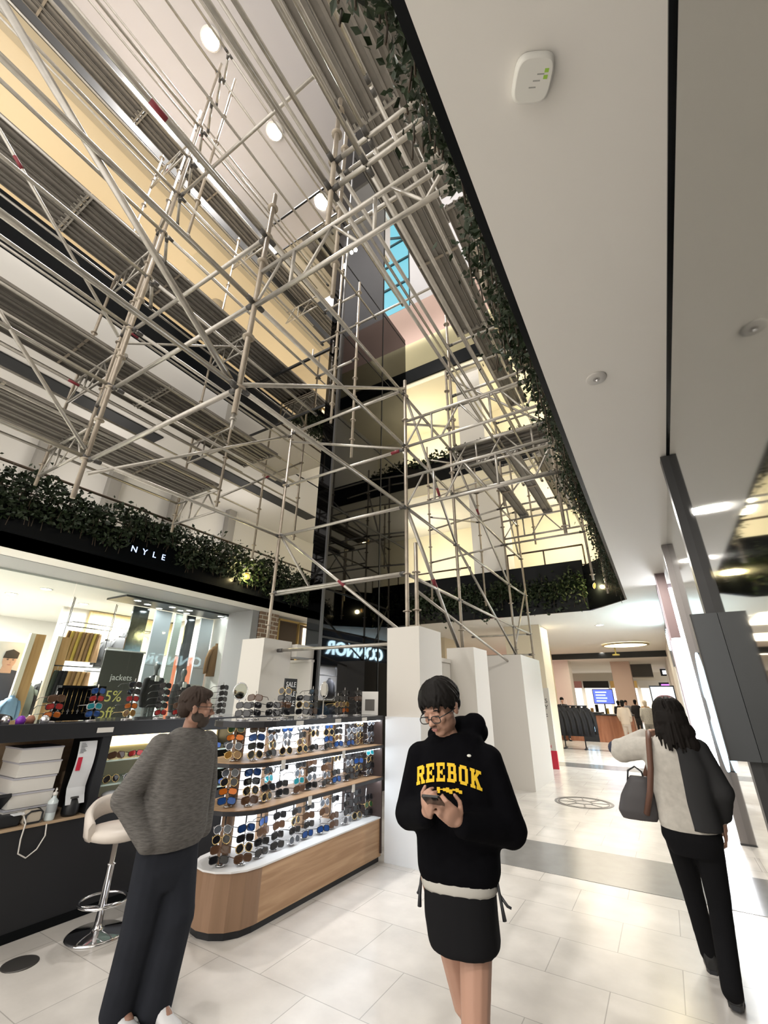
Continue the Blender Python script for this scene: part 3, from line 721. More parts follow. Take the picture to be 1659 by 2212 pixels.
def put_glasses(i, loc, rz, where, group, tilt=0., sc=1.):
    s = SORTS[i]; lab = '%s-lens %s sunglasses, %s' % (s[0], FRW[s[1].name].replace(' wire', ''), where)
    M = Matrix.Translation(Vector(loc)) @ Matrix.Rotation(rz, 4, 'Z') @ Matrix.Rotation(tilt, 4, 'X') @ Matrix.Scale(sc, 4)
    global PT
    if PT is None: PT = [tree(p) for p in PROTO]
    if i not in USED:
        USED.add(i); o = PROTO[i]; o.matrix_world = M; tag(o, lab, 'sunglasses', group); return o
    c = dup_tree(PT[i]); c.matrix_world = M; tag(c, lab, 'sunglasses', group); return c
# rods on the three shelves; glasses face the walkway (+X)
rng = random.Random(11)
ROWS = [('bottom', .42, .745, .072), ('middle', .81, 1.078, .066), ('top', 1.14, 1.39, .062)]
PAL = {'bottom': [0, 3, 8, 0, 0, 5, 6, 3, 0, 0, 1, 6, 3, 4], 'middle': [1, 0, 0, 6, 4, 0, 3, 4, 9, 0, 0, 6, 4], 'top': [4, 0, 6, 1, 4, 0, 4, 0, 6, 11, 4, 6]}
NR = 9
for rn, z0, z1, dz in ROWS:
    for r_ in range(NR):
        y = 3.20+r_*.205; x = -3.14-.02*(r_ % 2)
        rod = MB().tube((x-.035, y, z0), (x-.035, y, z1), .006, 8)
        ro = rod.build('display_rod', M_chrome); tag(ro, 'chrome display rod, %s from the rounded end on the %s shelf of the stand' % (ORD[r_], rn), 'display rod', 'display rods of the kiosk')
        MB().lathe((x-.035, y, z0), [(.035, 0), (.035, .006), (.01, .010)], 12).build('rod_foot', M_chrome, ro)
        for q in range(int((z1-z0-.04)/dz)+1):
            z = z0+.045+q*dz
            if z > z1-.015 or rng.random() < .06: continue
            put_glasses(rng.choice(PAL[rn]), (x+.012, y+rng.uniform(-.008, .008), z), -PI/2+rng.gauss(0, .12), '%s up %s rod, %s shelf' % (ORD[q], ORD[r_], rn), 'sunglasses on the display stand', rng.gauss(.1, .06), 1.07)
# rounded end: a few more on the end rods
for rn, z0, z1, dz in ROWS:
    x, y = -3.27, 2.90
    ro = MB().tube((x, y, z0), (x, y, z1), .006, 8).build('display_rod', M_chrome); tag(ro, 'chrome display rod at the rounded end on the %s shelf' % rn, 'display rod', 'display rods of the kiosk')
    MB().lathe((x, y, z0), [(.035, 0), (.035, .006), (.01, .010)], 12).build('rod_foot', M_chrome, ro)
    cols = {'bottom': [0, 3, 6, 4], 'middle': [1, 10, 6, 4], 'top': [2, 4, 10, 5]}[rn]
    for q in range(4):
        put_glasses(cols[q], (x+.02, y-.035, z0+.05+q*.066), -PI/2-.75, '%s up end rod, %s shelf' % (ORD[q], rn), 'sunglasses on the display stand', .1, 1.07)
    ro = MB().tube((-3.16, 3.02, z0), (-3.16, 3.02, z1), .006, 8).build('display_rod', M_chrome); tag(ro, 'chrome display rod beside the rounded end on the %s shelf' % rn, 'display rod', 'display rods of the kiosk')
    MB().lathe((-3.16, 3.02, z0), [(.035, 0), (.035, .006), (.01, .010)], 12).build('rod_foot', M_chrome, ro)
    for q in range(4):
        put_glasses([0, 1, 3, 6][(q+len(rn)) % 4], (-3.125, 3.0, z0+.05+q*.066), -PI/2-.35, '%s up rod by rounded end, %s shelf' % (ORD[q], rn), 'sunglasses on the display stand', .1, 1.07)
# stands on top of the display
def top_rack(x, y, n, ids, where, rz=-PI/2, base=1.45, lying=False):
    ro = MB().tube((x, y, base), (x, y, base+.05+.065*n), .005, 8).build('display_rod', M_chrome); tag(ro, 'slim glasses rod, %s' % where, 'display rod', 'rods on the counters')
    MB().lathe((x, y, base), [(.05, 0), (.05, .008), (.01, .014)], 14).build('rod_foot', M_chrome, ro)
    for q in range(n):
        put_glasses(ids[q % len(ids)], (x+.02*math.cos(rz+PI/2), y+.02*math.sin(rz+PI/2), base+.06+.065*q), rz, '%s up rod, %s' % (ORD[q], where), 'sunglasses on the counters', .05, 1.1)
tw_ = [(2.95, 2, [0, 0]), (3.12, 3, [0, 0, 3]), (3.32, 2, [0, 0]), (3.52, 4, [0, 3, 0, 6]), (3.75, 3, [0, 6, 0]), (3.95, 4, [3, 0, 0, 0]), (4.35, 3, [0, 11, 0]), (4.55, 4, [10, 2, 0, 0]), (4.75, 4, [0, 0, 3, 0])]
for i, (y, n, ids) in enumerate(tw_):
    top_rack(-3.28-.05*(i % 2), y, n, ids, '%s rack on display stand top' % ORD[i], -PI/2-1.2 if i < 5 else -PI/2)
def mirror_stand(label, loc, r, rz, gold=False):
    t = thing('vanity_mirror', label, 'mirror', loc)
    L = Vector(loc); d = Vector((math.cos(rz), math.sin(rz), 0)); sx = Vector((-math.sin(rz), math.cos(rz), 0)); c = L+Vector((0, 0, .20+r))
    MB().lathe(loc, [(.05, 0), (.05, .008), (.008, .02), (.007, .2)], 16).build('stem', M_chrome, t)
    ring = [c+r*(math.cos(a)*sx+1.12*math.sin(a)*Vector((0, 0, 1))) for a in [2*PI*i/28 for i in range(28)]]
    MB().path(ring, .007, 6, True).build('rim', M_chrome, t)
    MB().rings([[p+d*.003 for p in ring], [p-d*.003 for p in ring]], False).build('mirror_face', mat('silver_mirror', (.75, .75, .73), .03, 1.), t)
mirror_stand('oval vanity mirror standing among the glasses on the display stand', (-3.35, 4.17, 1.45), .075, 0.1)
mirror_stand('round vanity mirror standing on the back counter beside the hoarding', (-4.5, 3.95, 1.42), .085, -.5)
# sale sign and small graphic on the counter
t = thing('sale_sign', 'black sale sign with white lettering standing behind the display stand', 'sign', (-4.4, 4.75, 1.42))
box('sign_board', M_blackm, -4.42, -4.40, 4.62, 4.86, 1.43, 1.88, t)
M_ltr = mat('white_lettering', (.85, .85, .85), .5)
for i in range(3): text_mb('SALE', .095, .002).xf(basis((-4.398, 4.74, 1.80-.12*i), (0, 1, 0), (0, 0, 1))).build('lettering', M_ltr, t)
t = thing('picture_card', 'framed black and white picture card at the right end of the display stand', 'card', (-3.2, 4.88, 1.45))
box('card', M_white, -3.30, -3.06, 4.885, 4.893, 1.452, 1.72, t); box('picture', mat('photo_grey', (.12, .11, .10), .5), -3.25, -3.11, 4.882, 4.885, 1.50, 1.63, t)

# back counter
bc = thing('back_counter', 'long black back counter of the kiosk with lit niches', 'counter', (-4.65, 3.2, 0))
box('carcass', M_blackm, -5.0, -4.40, .6, 4.6, 0, .70, bc); box('rear_board', M_blackm, -5.0, -4.93, .6, 4.6, .70, 1.30, bc)
box('top_slab', M_blackm, -5.05, -4.38, .6, 4.6, 1.30, 1.42, bc); box('top_glass', MATS['smoky_glass_top'], -5.04, -4.39, .61, 4.59, 1.42, 1.426, bc)
box('end_panel', M_blackm, -4.93, -4.40, 4.03, 4.6, .70, 1.30, bc); box('divider', M_blackm, -4.93, -4.40, 2.36, 2.44, .70, 1.30, bc)
WB = wood_mat('pale_oak', (.42, .30, .19), (.54, .40, .27), (10, .8, 10))
box('niche_lining', WB, -4.93, -4.90, .6, 2.36, .70, 1.30, bc); box('niche_floor', WB, -4.90, -4.385, .6, 2.36, .70, .72, bc)
M_wl = glow('warm_led', (1, .80, .45), 4)
box('niche_lining', mat('cream_lining', (.72, .62, .42), .6), -4.93, -4.90, 2.44, 4.03, .70, 1.30, bc); box('light_panel', M_wl, -4.90, -4.89, 2.46, 4.0, 1.17, 1.285, bc)
M_gs = mat('green_glass_shelf', (.55, .68, .62), .08)
for z in (.72, .90, 1.09): box('glass_shelf', M_gs, -4.89, -4.42, 2.45, 4.02, z, z+.012, bc)
box('kick_plate', M_black, -4.41, -4.395, .6, 4.6, 0, .06, bc)
for y in (2.28, 3.25, 1.3): box('price_ticket', M_white, -4.378, -4.372, y, y+.14, 1.335, 1.375, bc)
for zi, z in enumerate((.74, .915, 1.105)):
    for j in range(8):
        if zi == 0 and j < 2: continue
        put_glasses([[0, 6, 4, 0, 9, 0, 3, 1], [6, 4, 6, 0, 9, 0, 3, 0], [3, 7, 0, 3, 0, 7, 1, 0]][zi][j], (-4.47, 2.56+.185*j, z+.032), -PI/2+.05*((j % 3)-1), '%s along %s glass shelf, back counter' % (ORD[j], ['lowest', 'middle', 'top'][zi]), 'sunglasses in the back counter', 0, 1.1)
RK = [(1.95, 3, [10, 7, 3]), (2.28, 4, [1, 9, 7, 1]), (2.62, 5, [2, 10, 7, 0, 0]), (2.95, 5, [7, 0, 0, 0, 0]), (3.15, 4, [7, 3, 0, 0]), (3.72, 5, [0, 0, 0, 0, 0])]
for i, (y, n, ids) in enumerate(RK):
    top_rack(-4.55, y, n, ids, '%s rack on back counter top' % ORD[i], -PI/2+.2, 1.426)
# necklace rack
t = thing('necklace_rack', 'black rack of hanging pendants and crosses on the back counter', 'rack', (-4.62, 2.3, 1.426))
box('rack_frame', M_black, -4.66, -4.63, 1.98, 2.36, 1.43, 1.72, t); box('rack_top', M_black, -4.64, -4.56, 1.98, 2.36, 1.70, 1.72, t)
for j in range(9):
    y = 2.01+.04*j; MB().tube((-4.585, y, 1.70), (-4.585, y, 1.52), .0018, 5).build('chain', F_gold, t)
    MB().box(-4.588, -4.582, y-.003, y+.003, 1.485, 1.525).box(-4.588, -4.582, y-.011, y+.011, 1.506, 1.512).build('cross_pendant', F_gold if j % 2 else F_silver, t)
for j in range(6):
    o = MB().lathe((-4.5+.05*(j % 2), 1.45+.085*j, 1.426), [(.03, 0), (.035, .03), (.02, .055), (.005, .06)], 12).build('trinket', [mat('purple_glass', (.2, .03, .4), .1), mat('terracotta', (.35, .16, .1), .5), F_silver][j % 3])
    tag(o, '%s trinket dish, %s from the left on the back counter' % (['purple', 'terracotta', 'silver'][j % 3], ORD[j]), 'dish', 'trinkets on the back counter')
o = blob(MB().ell((-4.65, 1.25, 1.47), (.18, .32, .06)).ell((-4.62, 1.5, 1.46), (.14, .22, .045)).ell((-4.6, .95, 1.48), (.15, .25, .07)), 'black_cloth', mat('black_cloth', (.012, .012, .013), .9), None, .02, 4); tag(o, 'crumpled black cloth heaped at the left end of the back counter', 'cloth')

# till niche: boxes, receipts, bottle, tape, terminal, cable
for j in range(5):
    x = -4.62; z = .722+.105*j
    t = thing('white_box', 'white cardboard box, %s from the bottom of the stack in the till niche' % ORD[j], 'box', (x, 1.98, z), 'stacked white boxes')
    box('carton', M_white, x-.19, x+.13, 1.80+.012*(j % 2), 2.10+.012*(j % 2), z, z+.09, t); box('lid_flap', mat('shadow_line', (.5, .5, .55), .6), x-.195, x+.135, 1.797+.012*(j % 2), 2.103+.012*(j % 2), z+.09, z+.102, t)  # flap tinted grey to paint the shade between boxes
t = thing('price_list', 'long curled white price list with red blocks hanging in the till niche', 'paper', (-4.45, 2.24, .78))
pl = MB(); N = 8
pl.rings([[(-4.43+.02*math.sin(i*.7)+.05*max(0, i-6)*.4, 2.19, 1.27-.058*i), (-4.43+.02*math.sin(i*.7)+.05*max(0, i-6)*.4, 2.335, 1.27-.058*i), (-4.435+.02*math.sin(i*.7)+.05*max(0, i-6)*.4, 2.335, 1.27-.058*i), (-4.435+.02*math.sin(i*.7)+.05*max(0, i-6)*.4, 2.19, 1.27-.058*i)] for i in range(N+1)], False)
pl.build('sheet', mat('paper_white', (.75, .77, .80), .6), t)
box('red_block', MATS['signal_red'], -4.412, -4.408, 2.20, 2.235, 1.05, 1.15, t)
for i in range(7): box('print_line', M_ink, -4.412, -4.409, 2.20, 2.23+.01*(i % 3), 1.255-.012*i, 1.258-.012*i, t)
t = thing('sanitiser_bottle', 'clear pump bottle with a grey label among the till clutter', 'bottle', (-4.42, 2.10, .72))
MB().lathe((-4.42, 2.10, .72), [(.034, 0), (.036, .01), (.036, .13), (.015, .155), (.013, .17)], 18).build('bottle_body', mat('clear_gel', (.62, .70, .72), .15), t)
MB().lathe((-4.42, 2.10, .775), [(.0365, 0), (.0365, .06)], 18, False).build('label_band', mat('label_grey', (.35, .38, .40), .5), t)
MB().lathe((-4.42, 2.10, .89), [(.017, 0), (.017, .02), (.006, .025), (.006, .05)], 12).tube((-4.42, 2.10, .938), (-4.38, 2.085, .935), .006, 8).build('pump', M_white, t)
t = thing('tape_dispenser', 'beige tape dispenser with a rounded black frame on the till niche edge', 'dispenser', (-4.42, 2.06, .72))
MB().rings([[(-4.39, 1.975+.06*a, .745+.05*b) for a, b in [(-.8, -.5), (.8, -.5), (1, -.2), (1, 1), (.7, 1.3), (-.5, 1.3), (-1, .9), (-1, -.2)]], [(-4.47, 1.975+.06*a, .745+.05*b) for a, b in [(-.8, -.5), (.8, -.5), (1, -.2), (1, 1), (.7, 1.3), (-.5, 1.3), (-1, .9), (-1, -.2)]]], False).build('housing', mat('beige_plastic', (.55, .49, .40), .4), t)
MB().path([(-4.388, 1.975+.055*a, .75+.048*b) for a, b in [(-.8, -.4), (.8, -.4), (1, -.1), (1, .9), (.7, 1.2), (-.5, 1.2), (-1, .8), (-1, -.1)]], .007, 6, True).build('frame_rim', M_blackm, t)
o = MB().lathe((-4.45, 2.26, .72), [(.05, 0), (.062, .02), (.062, .08), (.04, .12), (.02, .125)], 16).build('speaker_barrel', M_blackm); tag(o, 'black barrel-shaped speaker beside the pump bottle', 'speaker')
MB().lathe((-4.45, 2.26, .845), [(.045, 0), (.04, .012), (.0, .014)], 16).build('grille', M_dark, o)
t = thing('payment_terminal', 'black till terminal with a pale lit screen at the left of the till niche', 'terminal', (-4.5, 1.65, .72))
box('base', M_blackm, -4.68, -4.42, 1.42, 1.90, .722, .80, t, bevel=.008)
MB().obox((-4.55, 1.66, .86), (.09, 0, .07), (0, .15, 0), (-.008, 0, .010)).build('screen_body', M_blackm, t); MB().obox((-4.541, 1.66, .872), (.075, 0, .058), (0, .13, 0), (-.002, 0, .0025)).build('screen', glow('pale_screen', (.75, .8, .62), .9), t)
box('receipt', MATS['paper_white'], -4.44, -4.37, 1.83, 1.90, .80, .806, t)
o = MB().path([(-4.40, 1.90, .80), (-4.375, 1.925, .74), (-4.37, 1.92, .64), (-4.37, 1.93, .55), (-4.37, 1.99, .51), (-4.37, 2.05, .55), (-4.37, 2.085, .63), (-4.385, 2.08, .70), (-4.42, 2.07, .735)], .005, 6).build('white_cable', M_white); tag(o, 'white cable looping down over the front of the black counter', 'cable')
MB().ell((-4.40, 1.90, .80), (.012, .012, .012)).build('plug', M_white, o)
t = thing('pink_box', 'open pink box with a clear wrapped item on the lowest glass shelf', 'box', (-4.46, 2.53, .732))
box('tray', mat('pink_card', (.75, .30, .33), .5), -4.56, -4.40, 2.46, 2.70, .733, .80, t); blob(MB().ell((-4.48, 2.6, .82), (.06, .09, .03)), 'wrapped_item', mat('clear_wrap', (.65, .67, .70), .2), t, .01, 3)
o = blob(MB().ell((-4.6, 2.08, .80), (.10, .16, .07)).ell((-4.55, 2.0, .78), (.08, .12, .06)), 'black_bag', MATS['black_cloth'], None, .015, 4); tag(o, 'slumped black bag behind the till tape dispenser', 'bag')

# bar stool
def stool(loc, rz):
    t = thing('bar_stool', 'white leather bucket bar stool on a chrome pedestal with a ring footrest', 'stool', loc)
    L = Vector(loc)
    MB().lathe(L, [(.205, 0), (.205, .008), (.19, .016), (.06, .03), (.03, .045), (.027, .06)], 40).build('base_disc', M_chrome, t)
    MB().lathe(L, [(.027, .06), (.027, .42), (.034, .425), (.034, .43), (.020, .435), (.020, .60)], 20).build('column', M_chrome, t)
    rg = MB().path([L+Vector((.165*math.cos(a), .165*math.sin(a), .20)) for a in [2*PI*i/32 for i in range(32)]], .010, 8, True)
    for a in (.4, .4+2*PI/3, .4+4*PI/3): rg.tube(L+Vector((.02*math.cos(a), .02*math.sin(a), .17)), L+Vector((.16*math.cos(a), .16*math.sin(a), .20)), .007, 8)
    rg.build('footrest_ring', M_chrome, t)
    Ml = mat('cream_leather', (.66, .60, .54), .4, noise_amt=.08, noise_scale=5)
    MB().lathe(L, [(.02, .585), (.16, .59), (.215, .61), (.225, .64), (.21, .67), (.15, .685), (.0, .688)], 36).build('seat', Ml, t)
    # wraparound back with a gap above the seat
    rs = []
    for i in range(25):
        a = rz+(-1.95+3.9*i/24); c = math.cos(1.95*(i/12-1)); 
        topz = .70+.17*max(0., math.cos((i/12-1)*1.45))**.8; lowz = .64+.085*max(0., math.cos((i/12-1)*1.9)) if abs(i/12-1) < .83 else .61
        ro, ri = .25, .205
        d = Vector((math.cos(a), math.sin(a), 0)); o_ = []
        for rr, zz in ((ri, lowz+.01), (ro-.02, lowz), (ro, lowz+.03), (ro+.012, topz-.03), (ro-.01, topz), (ri+.01, topz), (ri, topz-.03)): o_.append(L+d*rr+Vector((0, 0, zz)))
        rs.append(o_)
    MB().rings(rs).build('backrest', Ml, t)
stool((-4.0, 2.45, 0), math.radians(165))
# floor cover plate and medallion
o = MB().lathe((-4.02, 1.98, 0), [(.105, 0), (.105, .004), (.095, .006), (0, .006)], 28).build('floor_cover', mat('brass_dark', (.09, .085, .08), .35, .6)); tag(o, 'round dark floor cover plate near the foot of the black counter', 'floor cover')
t = thing('floor_medallion', 'round dark wheel-shaped inlay in the polished floor of the concourse', 'floor inlay', (-1.58, 9.4, 0))
M_in = mat('dark_inlay', (.09, .09, .09), .3)
for rr, w in ((.46, .022), (.41, .010), (.14, .012)):
    MB().rings([[(-1.58+q*math.cos(a), 9.4+q*math.sin(a), z) for q, z in ((rr-w, .001), (rr+w, .001), (rr+w, .005), (rr-w, .005))] for a in [2*PI*i/40 for i in range(41)]], False, False).build('inlay_ring', M_in, t)
for i in range(8):
    a = 2*PI*i/8+.2; MB().obox((-1.58+.28*math.cos(a), 9.4+.28*math.sin(a), .003), (.13*math.cos(a), .13*math.sin(a), 0), (-.010*math.sin(a), .010*math.cos(a), 0), (0, 0, .002)).build('inlay_spoke', M_in, t)
# ------------------------------------------------------------------ helpers that turn a direction seen by the camera into a place
V3 = lambda a, b, c: Vector((a, b, c))
def ray(px, py): return FW + RT*((px-829.5)/FPX) - UP*((py-1106)/FPX)
def PY(px, py, Y): d = ray(px, py); return CAM + d*(Y/d.y)
def PX(px, py, X): d = ray(px, py); return CAM + d*(X/d.x)
def PZ(px, py, Z): d = ray(px, py); return CAM + d*((Z-CAMH)/d.z)

# ------------------------------------------------------------------ devices on the walkway ceiling
t = thing('wifi_access_point', 'white rounded-square wireless access point on the walkway ceiling', 'access point', (.05, 1.04, 3.96))
a = R(28); ux = Vector((math.cos(a), math.sin(a), 0)); uy = Vector((-math.sin(a), math.cos(a), 0))
def sq_ring(w, z, n=32, e=3.6):
    out = []
    for i in range(n):
        b = -2*PI*i/n; c, s = math.cos(b), math.sin(b)
        out.append(Vector((.05, 1.04, z)) + ux*(w*abs(c)**(2/e)*(1 if c > 0 else -1)) + uy*(w*abs(s)**(2/e)*(1 if s > 0 else -1)))
    return out
MB().rings([sq_ring(.074, 3.999), sq_ring(.079, 3.985), sq_ring(.078, 3.968), sq_ring(.068, 3.958)]).build('housing', mat('white_plastic', (.78, .77, .72), .35), t)
for i in range(3): MB().obox(Vector((.05, 1.04, 3.9575))+ux*(.0+.012*i)+uy*(.02-.02*i), ux*.014, uy*.002, (0, 0, .0006)).build('grey_print', mat('grey_print', (.35, .35, .33), .5), t)
for i in range(2): MB().obox(Vector((.05, 1.04, 3.9575))+ux*.045+uy*(-.03+.02*i), ux*.008, uy*.006, (0, 0, .0006)).build('green_marking', mat('lime_print', (.35, .6, .08), .5), t)
def ceiling_disc(label, x, y, r, z=4.0):
    t = thing('ceiling_speaker', label, 'speaker', (x, y, z-.02), 'round ceiling grilles')
    MB().lathe((x, y, z), [(r, -.001), (r, -.008), (r*.93, -.013), (r*.35, -.015)], 32, False).build('rim', mat('grille_grey', (.58, .56, .53), .5), t)
    MB().lathe((x, y, z), [(r*.92, -.0125), (.0, -.0127)], 32, False).build('grille', mat('grille_mesh', (.46, .44, .42), .6), t)
    MB().lathe((x, y, z), [(.012, -.013), (.010, -.03), (.003, -.034)], 10).build('centre_nozzle', M_chrome, t)
ceiling_disc('round grey speaker grille in the middle of the walkway ceiling', .05, 3.12, .075)
def downlight(label, p, r=.09, col=(1, .93, .8), s=14, group='ceiling downlights', drop=.0):
    t = thing('downlight', label, 'downlight', p, group); p = Vector(p)
    MB().lathe(p, [(r*1.25, 0), (r*1.25, -.012), (r, -.014)], 20, False).build('trim_ring', M_white, t)
    MB().lathe(p, [(r, -.008), (0, -.008)], 20, False).build('lens', glow('downlight_lens_%d_%d' % (int(col[2]*10), int(s)), col, s), t)
for i, (px, py) in enumerate(((1295, 1350), (1268, 1413), (1300, 1410), (1377, 1412))): 
    downlight('small downlight in the concourse ceiling, %s nearest to the void' % ORD[i], PZ(px, py, 4.0), .12)
t = thing('ring_light', 'large oval glowing ceiling light over the far concourse counter', 'light', PZ(1350, 1392, 3.95))
c = PZ(1350, 1392, 3.98)
MB().lathe(c, [(.95, 0), (.95, -.05), (.86, -.06)], 40, False).build('rim', mat('bronze_rim', (.35, .28, .15), .4), t); MB().lathe(c, [(.86, -.04), (0, -.04)], 40, False).build('diffuser', glow('warm_diffuser', (1, .93, .7), 3.2), t)
t = thing('spot_bracket', 'small yellow ceiling bracket under the oval concourse light', 'bracket', PY(1330, 1416, 24))
q = PY(1331, 1416, 24); MB().tube(q, q+Vector((0, 0, 4.0-q.z)), .03, 8).build('stem', mat('mustard', (.6, .5, .15), .5), t); MB().lathe(q, [(.16, 0), (.16, .06), (.03, .08)], 16).build('head', MATS['mustard'], t)
# amber floodlights washing the plants
def flood(label, p, aim):
    p = Vector(p); d = Vector(aim).normalized(); t = thing('flood_light', label, 'light', p, 'amber floodlights')
    x, y = frame(d)
    MB().rings([[p+d*b+rr*(math.cos(2*PI*i/16)*x+math.sin(2*PI*i/16)*y) for i in range(16)] for rr, b in ((.05, -.14), (.09, -.10), (.115, 0))]).build('housing', M_dark, t)
    MB().rings([[p+d*b+rr*(math.cos(2*PI*i/16)*x+math.sin(2*PI*i/16)*y) for i in range(16)] for rr, b in ((.105, .001), (.08, .03), (.01, .05))]).build('lens', glow('amber_lens', (1, .85, .35), 50), t)
    lamp('flood_lamp', 'POINT', p+d*.22, 45, (1, .82, .4), .06)
flood('amber floodlight glaring among the shrubs of the left fascia', (-9.20, 7.72, 4.68), (1, -.7, -.35))
flood('amber floodlight low on the black fascia at the far right corner of the void', (-.98, 13.1, 4.60), (.1, -1, -.3))
flood('amber floodlight under the far first floor ceiling at the right', (-1.12, 13.2, 7.35), (.1, -1, -.4))
# big work lights at the top of the atrium
for i, (px, py) in enumerate(((455, 85), (593, 285))):
    p = PZ(px, py, 19.93); t = thing('high_bay_light', 'dazzling round light in the atrium ceiling, the %s one' % ['nearer', 'farther'][i], 'light', p, 'atrium ceiling lights')
    MB().lathe(p, [(.30, .07), (.30, 0), (.25, -.02)], 24, False).build('rim', M_white, t); MB().lathe(p, [(.25, -.01), (0, -.01)], 24, False).build('lens', glow('blazing_lens', (1, .97, .92), 120), t)
    lamp('high_bay_lamp', 'SPOT', p-Vector((0, 0, .1)), 2600, (1, .96, .92), .25, (0, 0, 0), spot=R(165), blend=.3)
for i, (px, py) in enumerate(((768, 540), (743, 575), (783, 762))):
    p = PY(px, py, 13.2) if i == 2 else PX(px, py, -4.93)
    t = thing('small_spot', 'small bright spot lamp on the lift shaft, %s from the top' % ORD[i], 'light', p, 'spot lamps on the lift shaft')
    MB().ell(p, (.05, .05, .06)).build('bulb', glow('spot_bulb', (1, .9, .7), 40), t); MB().lathe(p+Vector((0, 0, .05)), [(.05, 0), (.03, .06), (.01, .08)], 10).build('cap', M_dark, t)
t = thing('information_screen', 'black information screen with lines of white text on the left first floor gallery', 'screen', PX(693, 1160, -9.7))
q = PX(693, 1160, -9.7); MB().box(q.x-.05, q.x, q.y-.35, q.y+.35, q.z-.35, q.z+.30).build('casing', M_blackm, t); MB().box(q.x-.03, q.x-.01, q.y-.03, q.y+.03, 4.4, q.z-.35).build('pole', M_dark, t)
for i in range(6): MB().box(q.x, q.x+.004, q.y-.28, q.y+.28-.08*(i % 3), q.z-.28+.09*i, q.z-.235+.09*i).build('text_line', glow('screen_white', (.85, .9, 1), 2.2), t)
t = thing('ceiling_hatch', 'pale square access hatch in the cream top gallery ceiling', 'hatch', PZ(437, 575, 14.88))
q = PZ(437, 575, 14.9); MB().box(q.x-.3, q.x+.3, q.y-.4, q.y+.4, 14.885, 14.9).build('door', mat('hatch_cream', (.66, .57, .40), .7), t); MB().box(q.x-.03, q.x+.03, q.y-.38, q.y-.35, 14.878, 14.886).build('latch', M_chrome, t)
q = PZ(470, 657, 14.9); o = MB().lathe((q.x, q.y, 14.9), [(.24, 0), (.24, -.02), (.0, -.03)], 24).build('ceiling_speaker', mat('tan_grille', (.42, .36, .27), .6)); tag(o, 'round tan speaker in the cream top gallery ceiling', 'speaker')

# ------------------------------------------------------------------ menswear shop on the left
GX = -10.9
sbox('floor_shop', mat('pale_shop_floor', (.6, .57, .52), .3), -18, GX, -3, 9.2, .0, .01)
sbox('ceiling_shop', M_white, -18, -10.95, -4, 8.9, 3.95, 4.1)
sbox('wall_shop', M_white, -18, -17.8, -4, 9.2, 0, 3.95)
sbox('wall_shop', M_white, -18, -10.2, 9.0, 9.2, 0, 4.1)
sbox('trim_38', M_dark, -11.9, -10.97, 5.6, 8.9, 3.90, 3.95)
wd = thing('window_3', 'large frameless shop window of the menswear shop', 'window', (GX, 4, 0)); wd['kind'] = 'structure'
for i, (y0, y1) in enumerate(((-3, 1.9), (1.92, 4.4), (4.42, 6.0), (6.02, 8.7))): box('pane', M_pane, GX-.012, GX, y0, y1, .05, 3.98, wd)
sbox('wall_front', M_grey, -10.95, -9.9, 8.75, 9.0, 0, 4.0)
sbox('wall_brick', brick_mat(), -10.0, -9.85, 9.02, 9.78, 0, 4.0)
# next window with gold framing
wg = thing('window_4', 'gold-framed shop window between the brick pier and the lift', 'window', (-9.9, 11, 0)); wg['kind'] = 'structure'
M_gold = mat('gold_frame', (.55, .38, .15), .3, .8)
box('backing', mat('dim_brown', (.12, .08, .05), .6), -10.6, -10.55, 9.8, 13.4, 0, 4, wg)
for y in (9.82, 10.75, 11.6, 12.5): box('mullion', M_gold, -9.95, -9.88, y, y+.06, 0, 3.9, wg)
for z in (.05, 2.05, 3.1, 3.86): box('rail', M_gold, -9.95, -9.88, 9.82, 13.3, z, z+.06, wg)
box('lit_panel', glow('warm_panel', (1, .85, .6), 1.6), -10.54, -10.5, 9.95, 10.65, 2.1, 2.95, wg); box('lit_panel', glow('warm_panel', (1, .85, .6), 1.6), -10.54, -10.5, 11.7, 13.2, 2.3, 3.9, wg)
for i, (px, py) in enumerate(((25, 1282), (100, 1272), (180, 1304), (70, 1358), (5, 1340), (150, 1330))):
    p = PZ(px, py, 3.95); downlight('square-rimmed downlight in the menswear shop ceiling, %s of the scattered ones' % ORD[i], p, .11, (1, .98, .95), 16, 'downlights of the menswear shop')
for i, (px, py) in enumerate(((300, 1288), (325, 1281), (348, 1297), (377, 1290), (393, 1303), (405, 1316), (480, 1310), (485, 1319), (510, 1317), (412, 1307))):
    p = PX(px, py, -11.2-.25*(i % 3)); p = V3(max(-11.8, p.x), p.y, 3.90); downlight('bright window downlight above the shop display, %s from the left' % ORD[i], p, .08, (.9, .97, 1), 22, 'window downlights of the menswear shop')
M_orw = wood_mat('orange_wood', (.50, .29, .12), (.60, .38, .18), (8, 8, .6)); M_pale = mat('pale_edge', (.80, .72, .58), .5); M_yw = wood_mat('honey_wood', (.60, .46, .22), (.68, .54, .28), (.6, 6, 6))
for i, y in enumerate((4.42, 4.98)):
    t = thing('timber_fin', 'tall timber display fin with a pale edge, %s from the poster' % ORD[i], 'display fin', (-12.5, y, 0), 'timber fins in the shop')
    box('pale_edge', M_pale, -12.52, -12.42, y, y+.10, .01, 2.95, t); box('timber_side', M_orw, -12.60, -12.50, y+.10, y+.34, .01, 2.95, t)
t = thing('poster', 'white shop poster showing a dark-haired man in a navy jumper', 'poster', (-12.8, 4.0, .9))
box('board', M_white, -12.85, -12.8, 3.5, 4.86, .9, 2.75, t)
def flat(pts, x, name, m): MB().rings([[(x, y+.26, z-.03) for y, z in pts], [(x+.004, y+.26, z-.03) for y, z in pts]], False).build(name, m, t)
el = lambda cy, cz, a, b: [(cy+a*math.cos(2*PI*i/20), cz+b*math.sin(2*PI*i/20)) for i in range(20)]
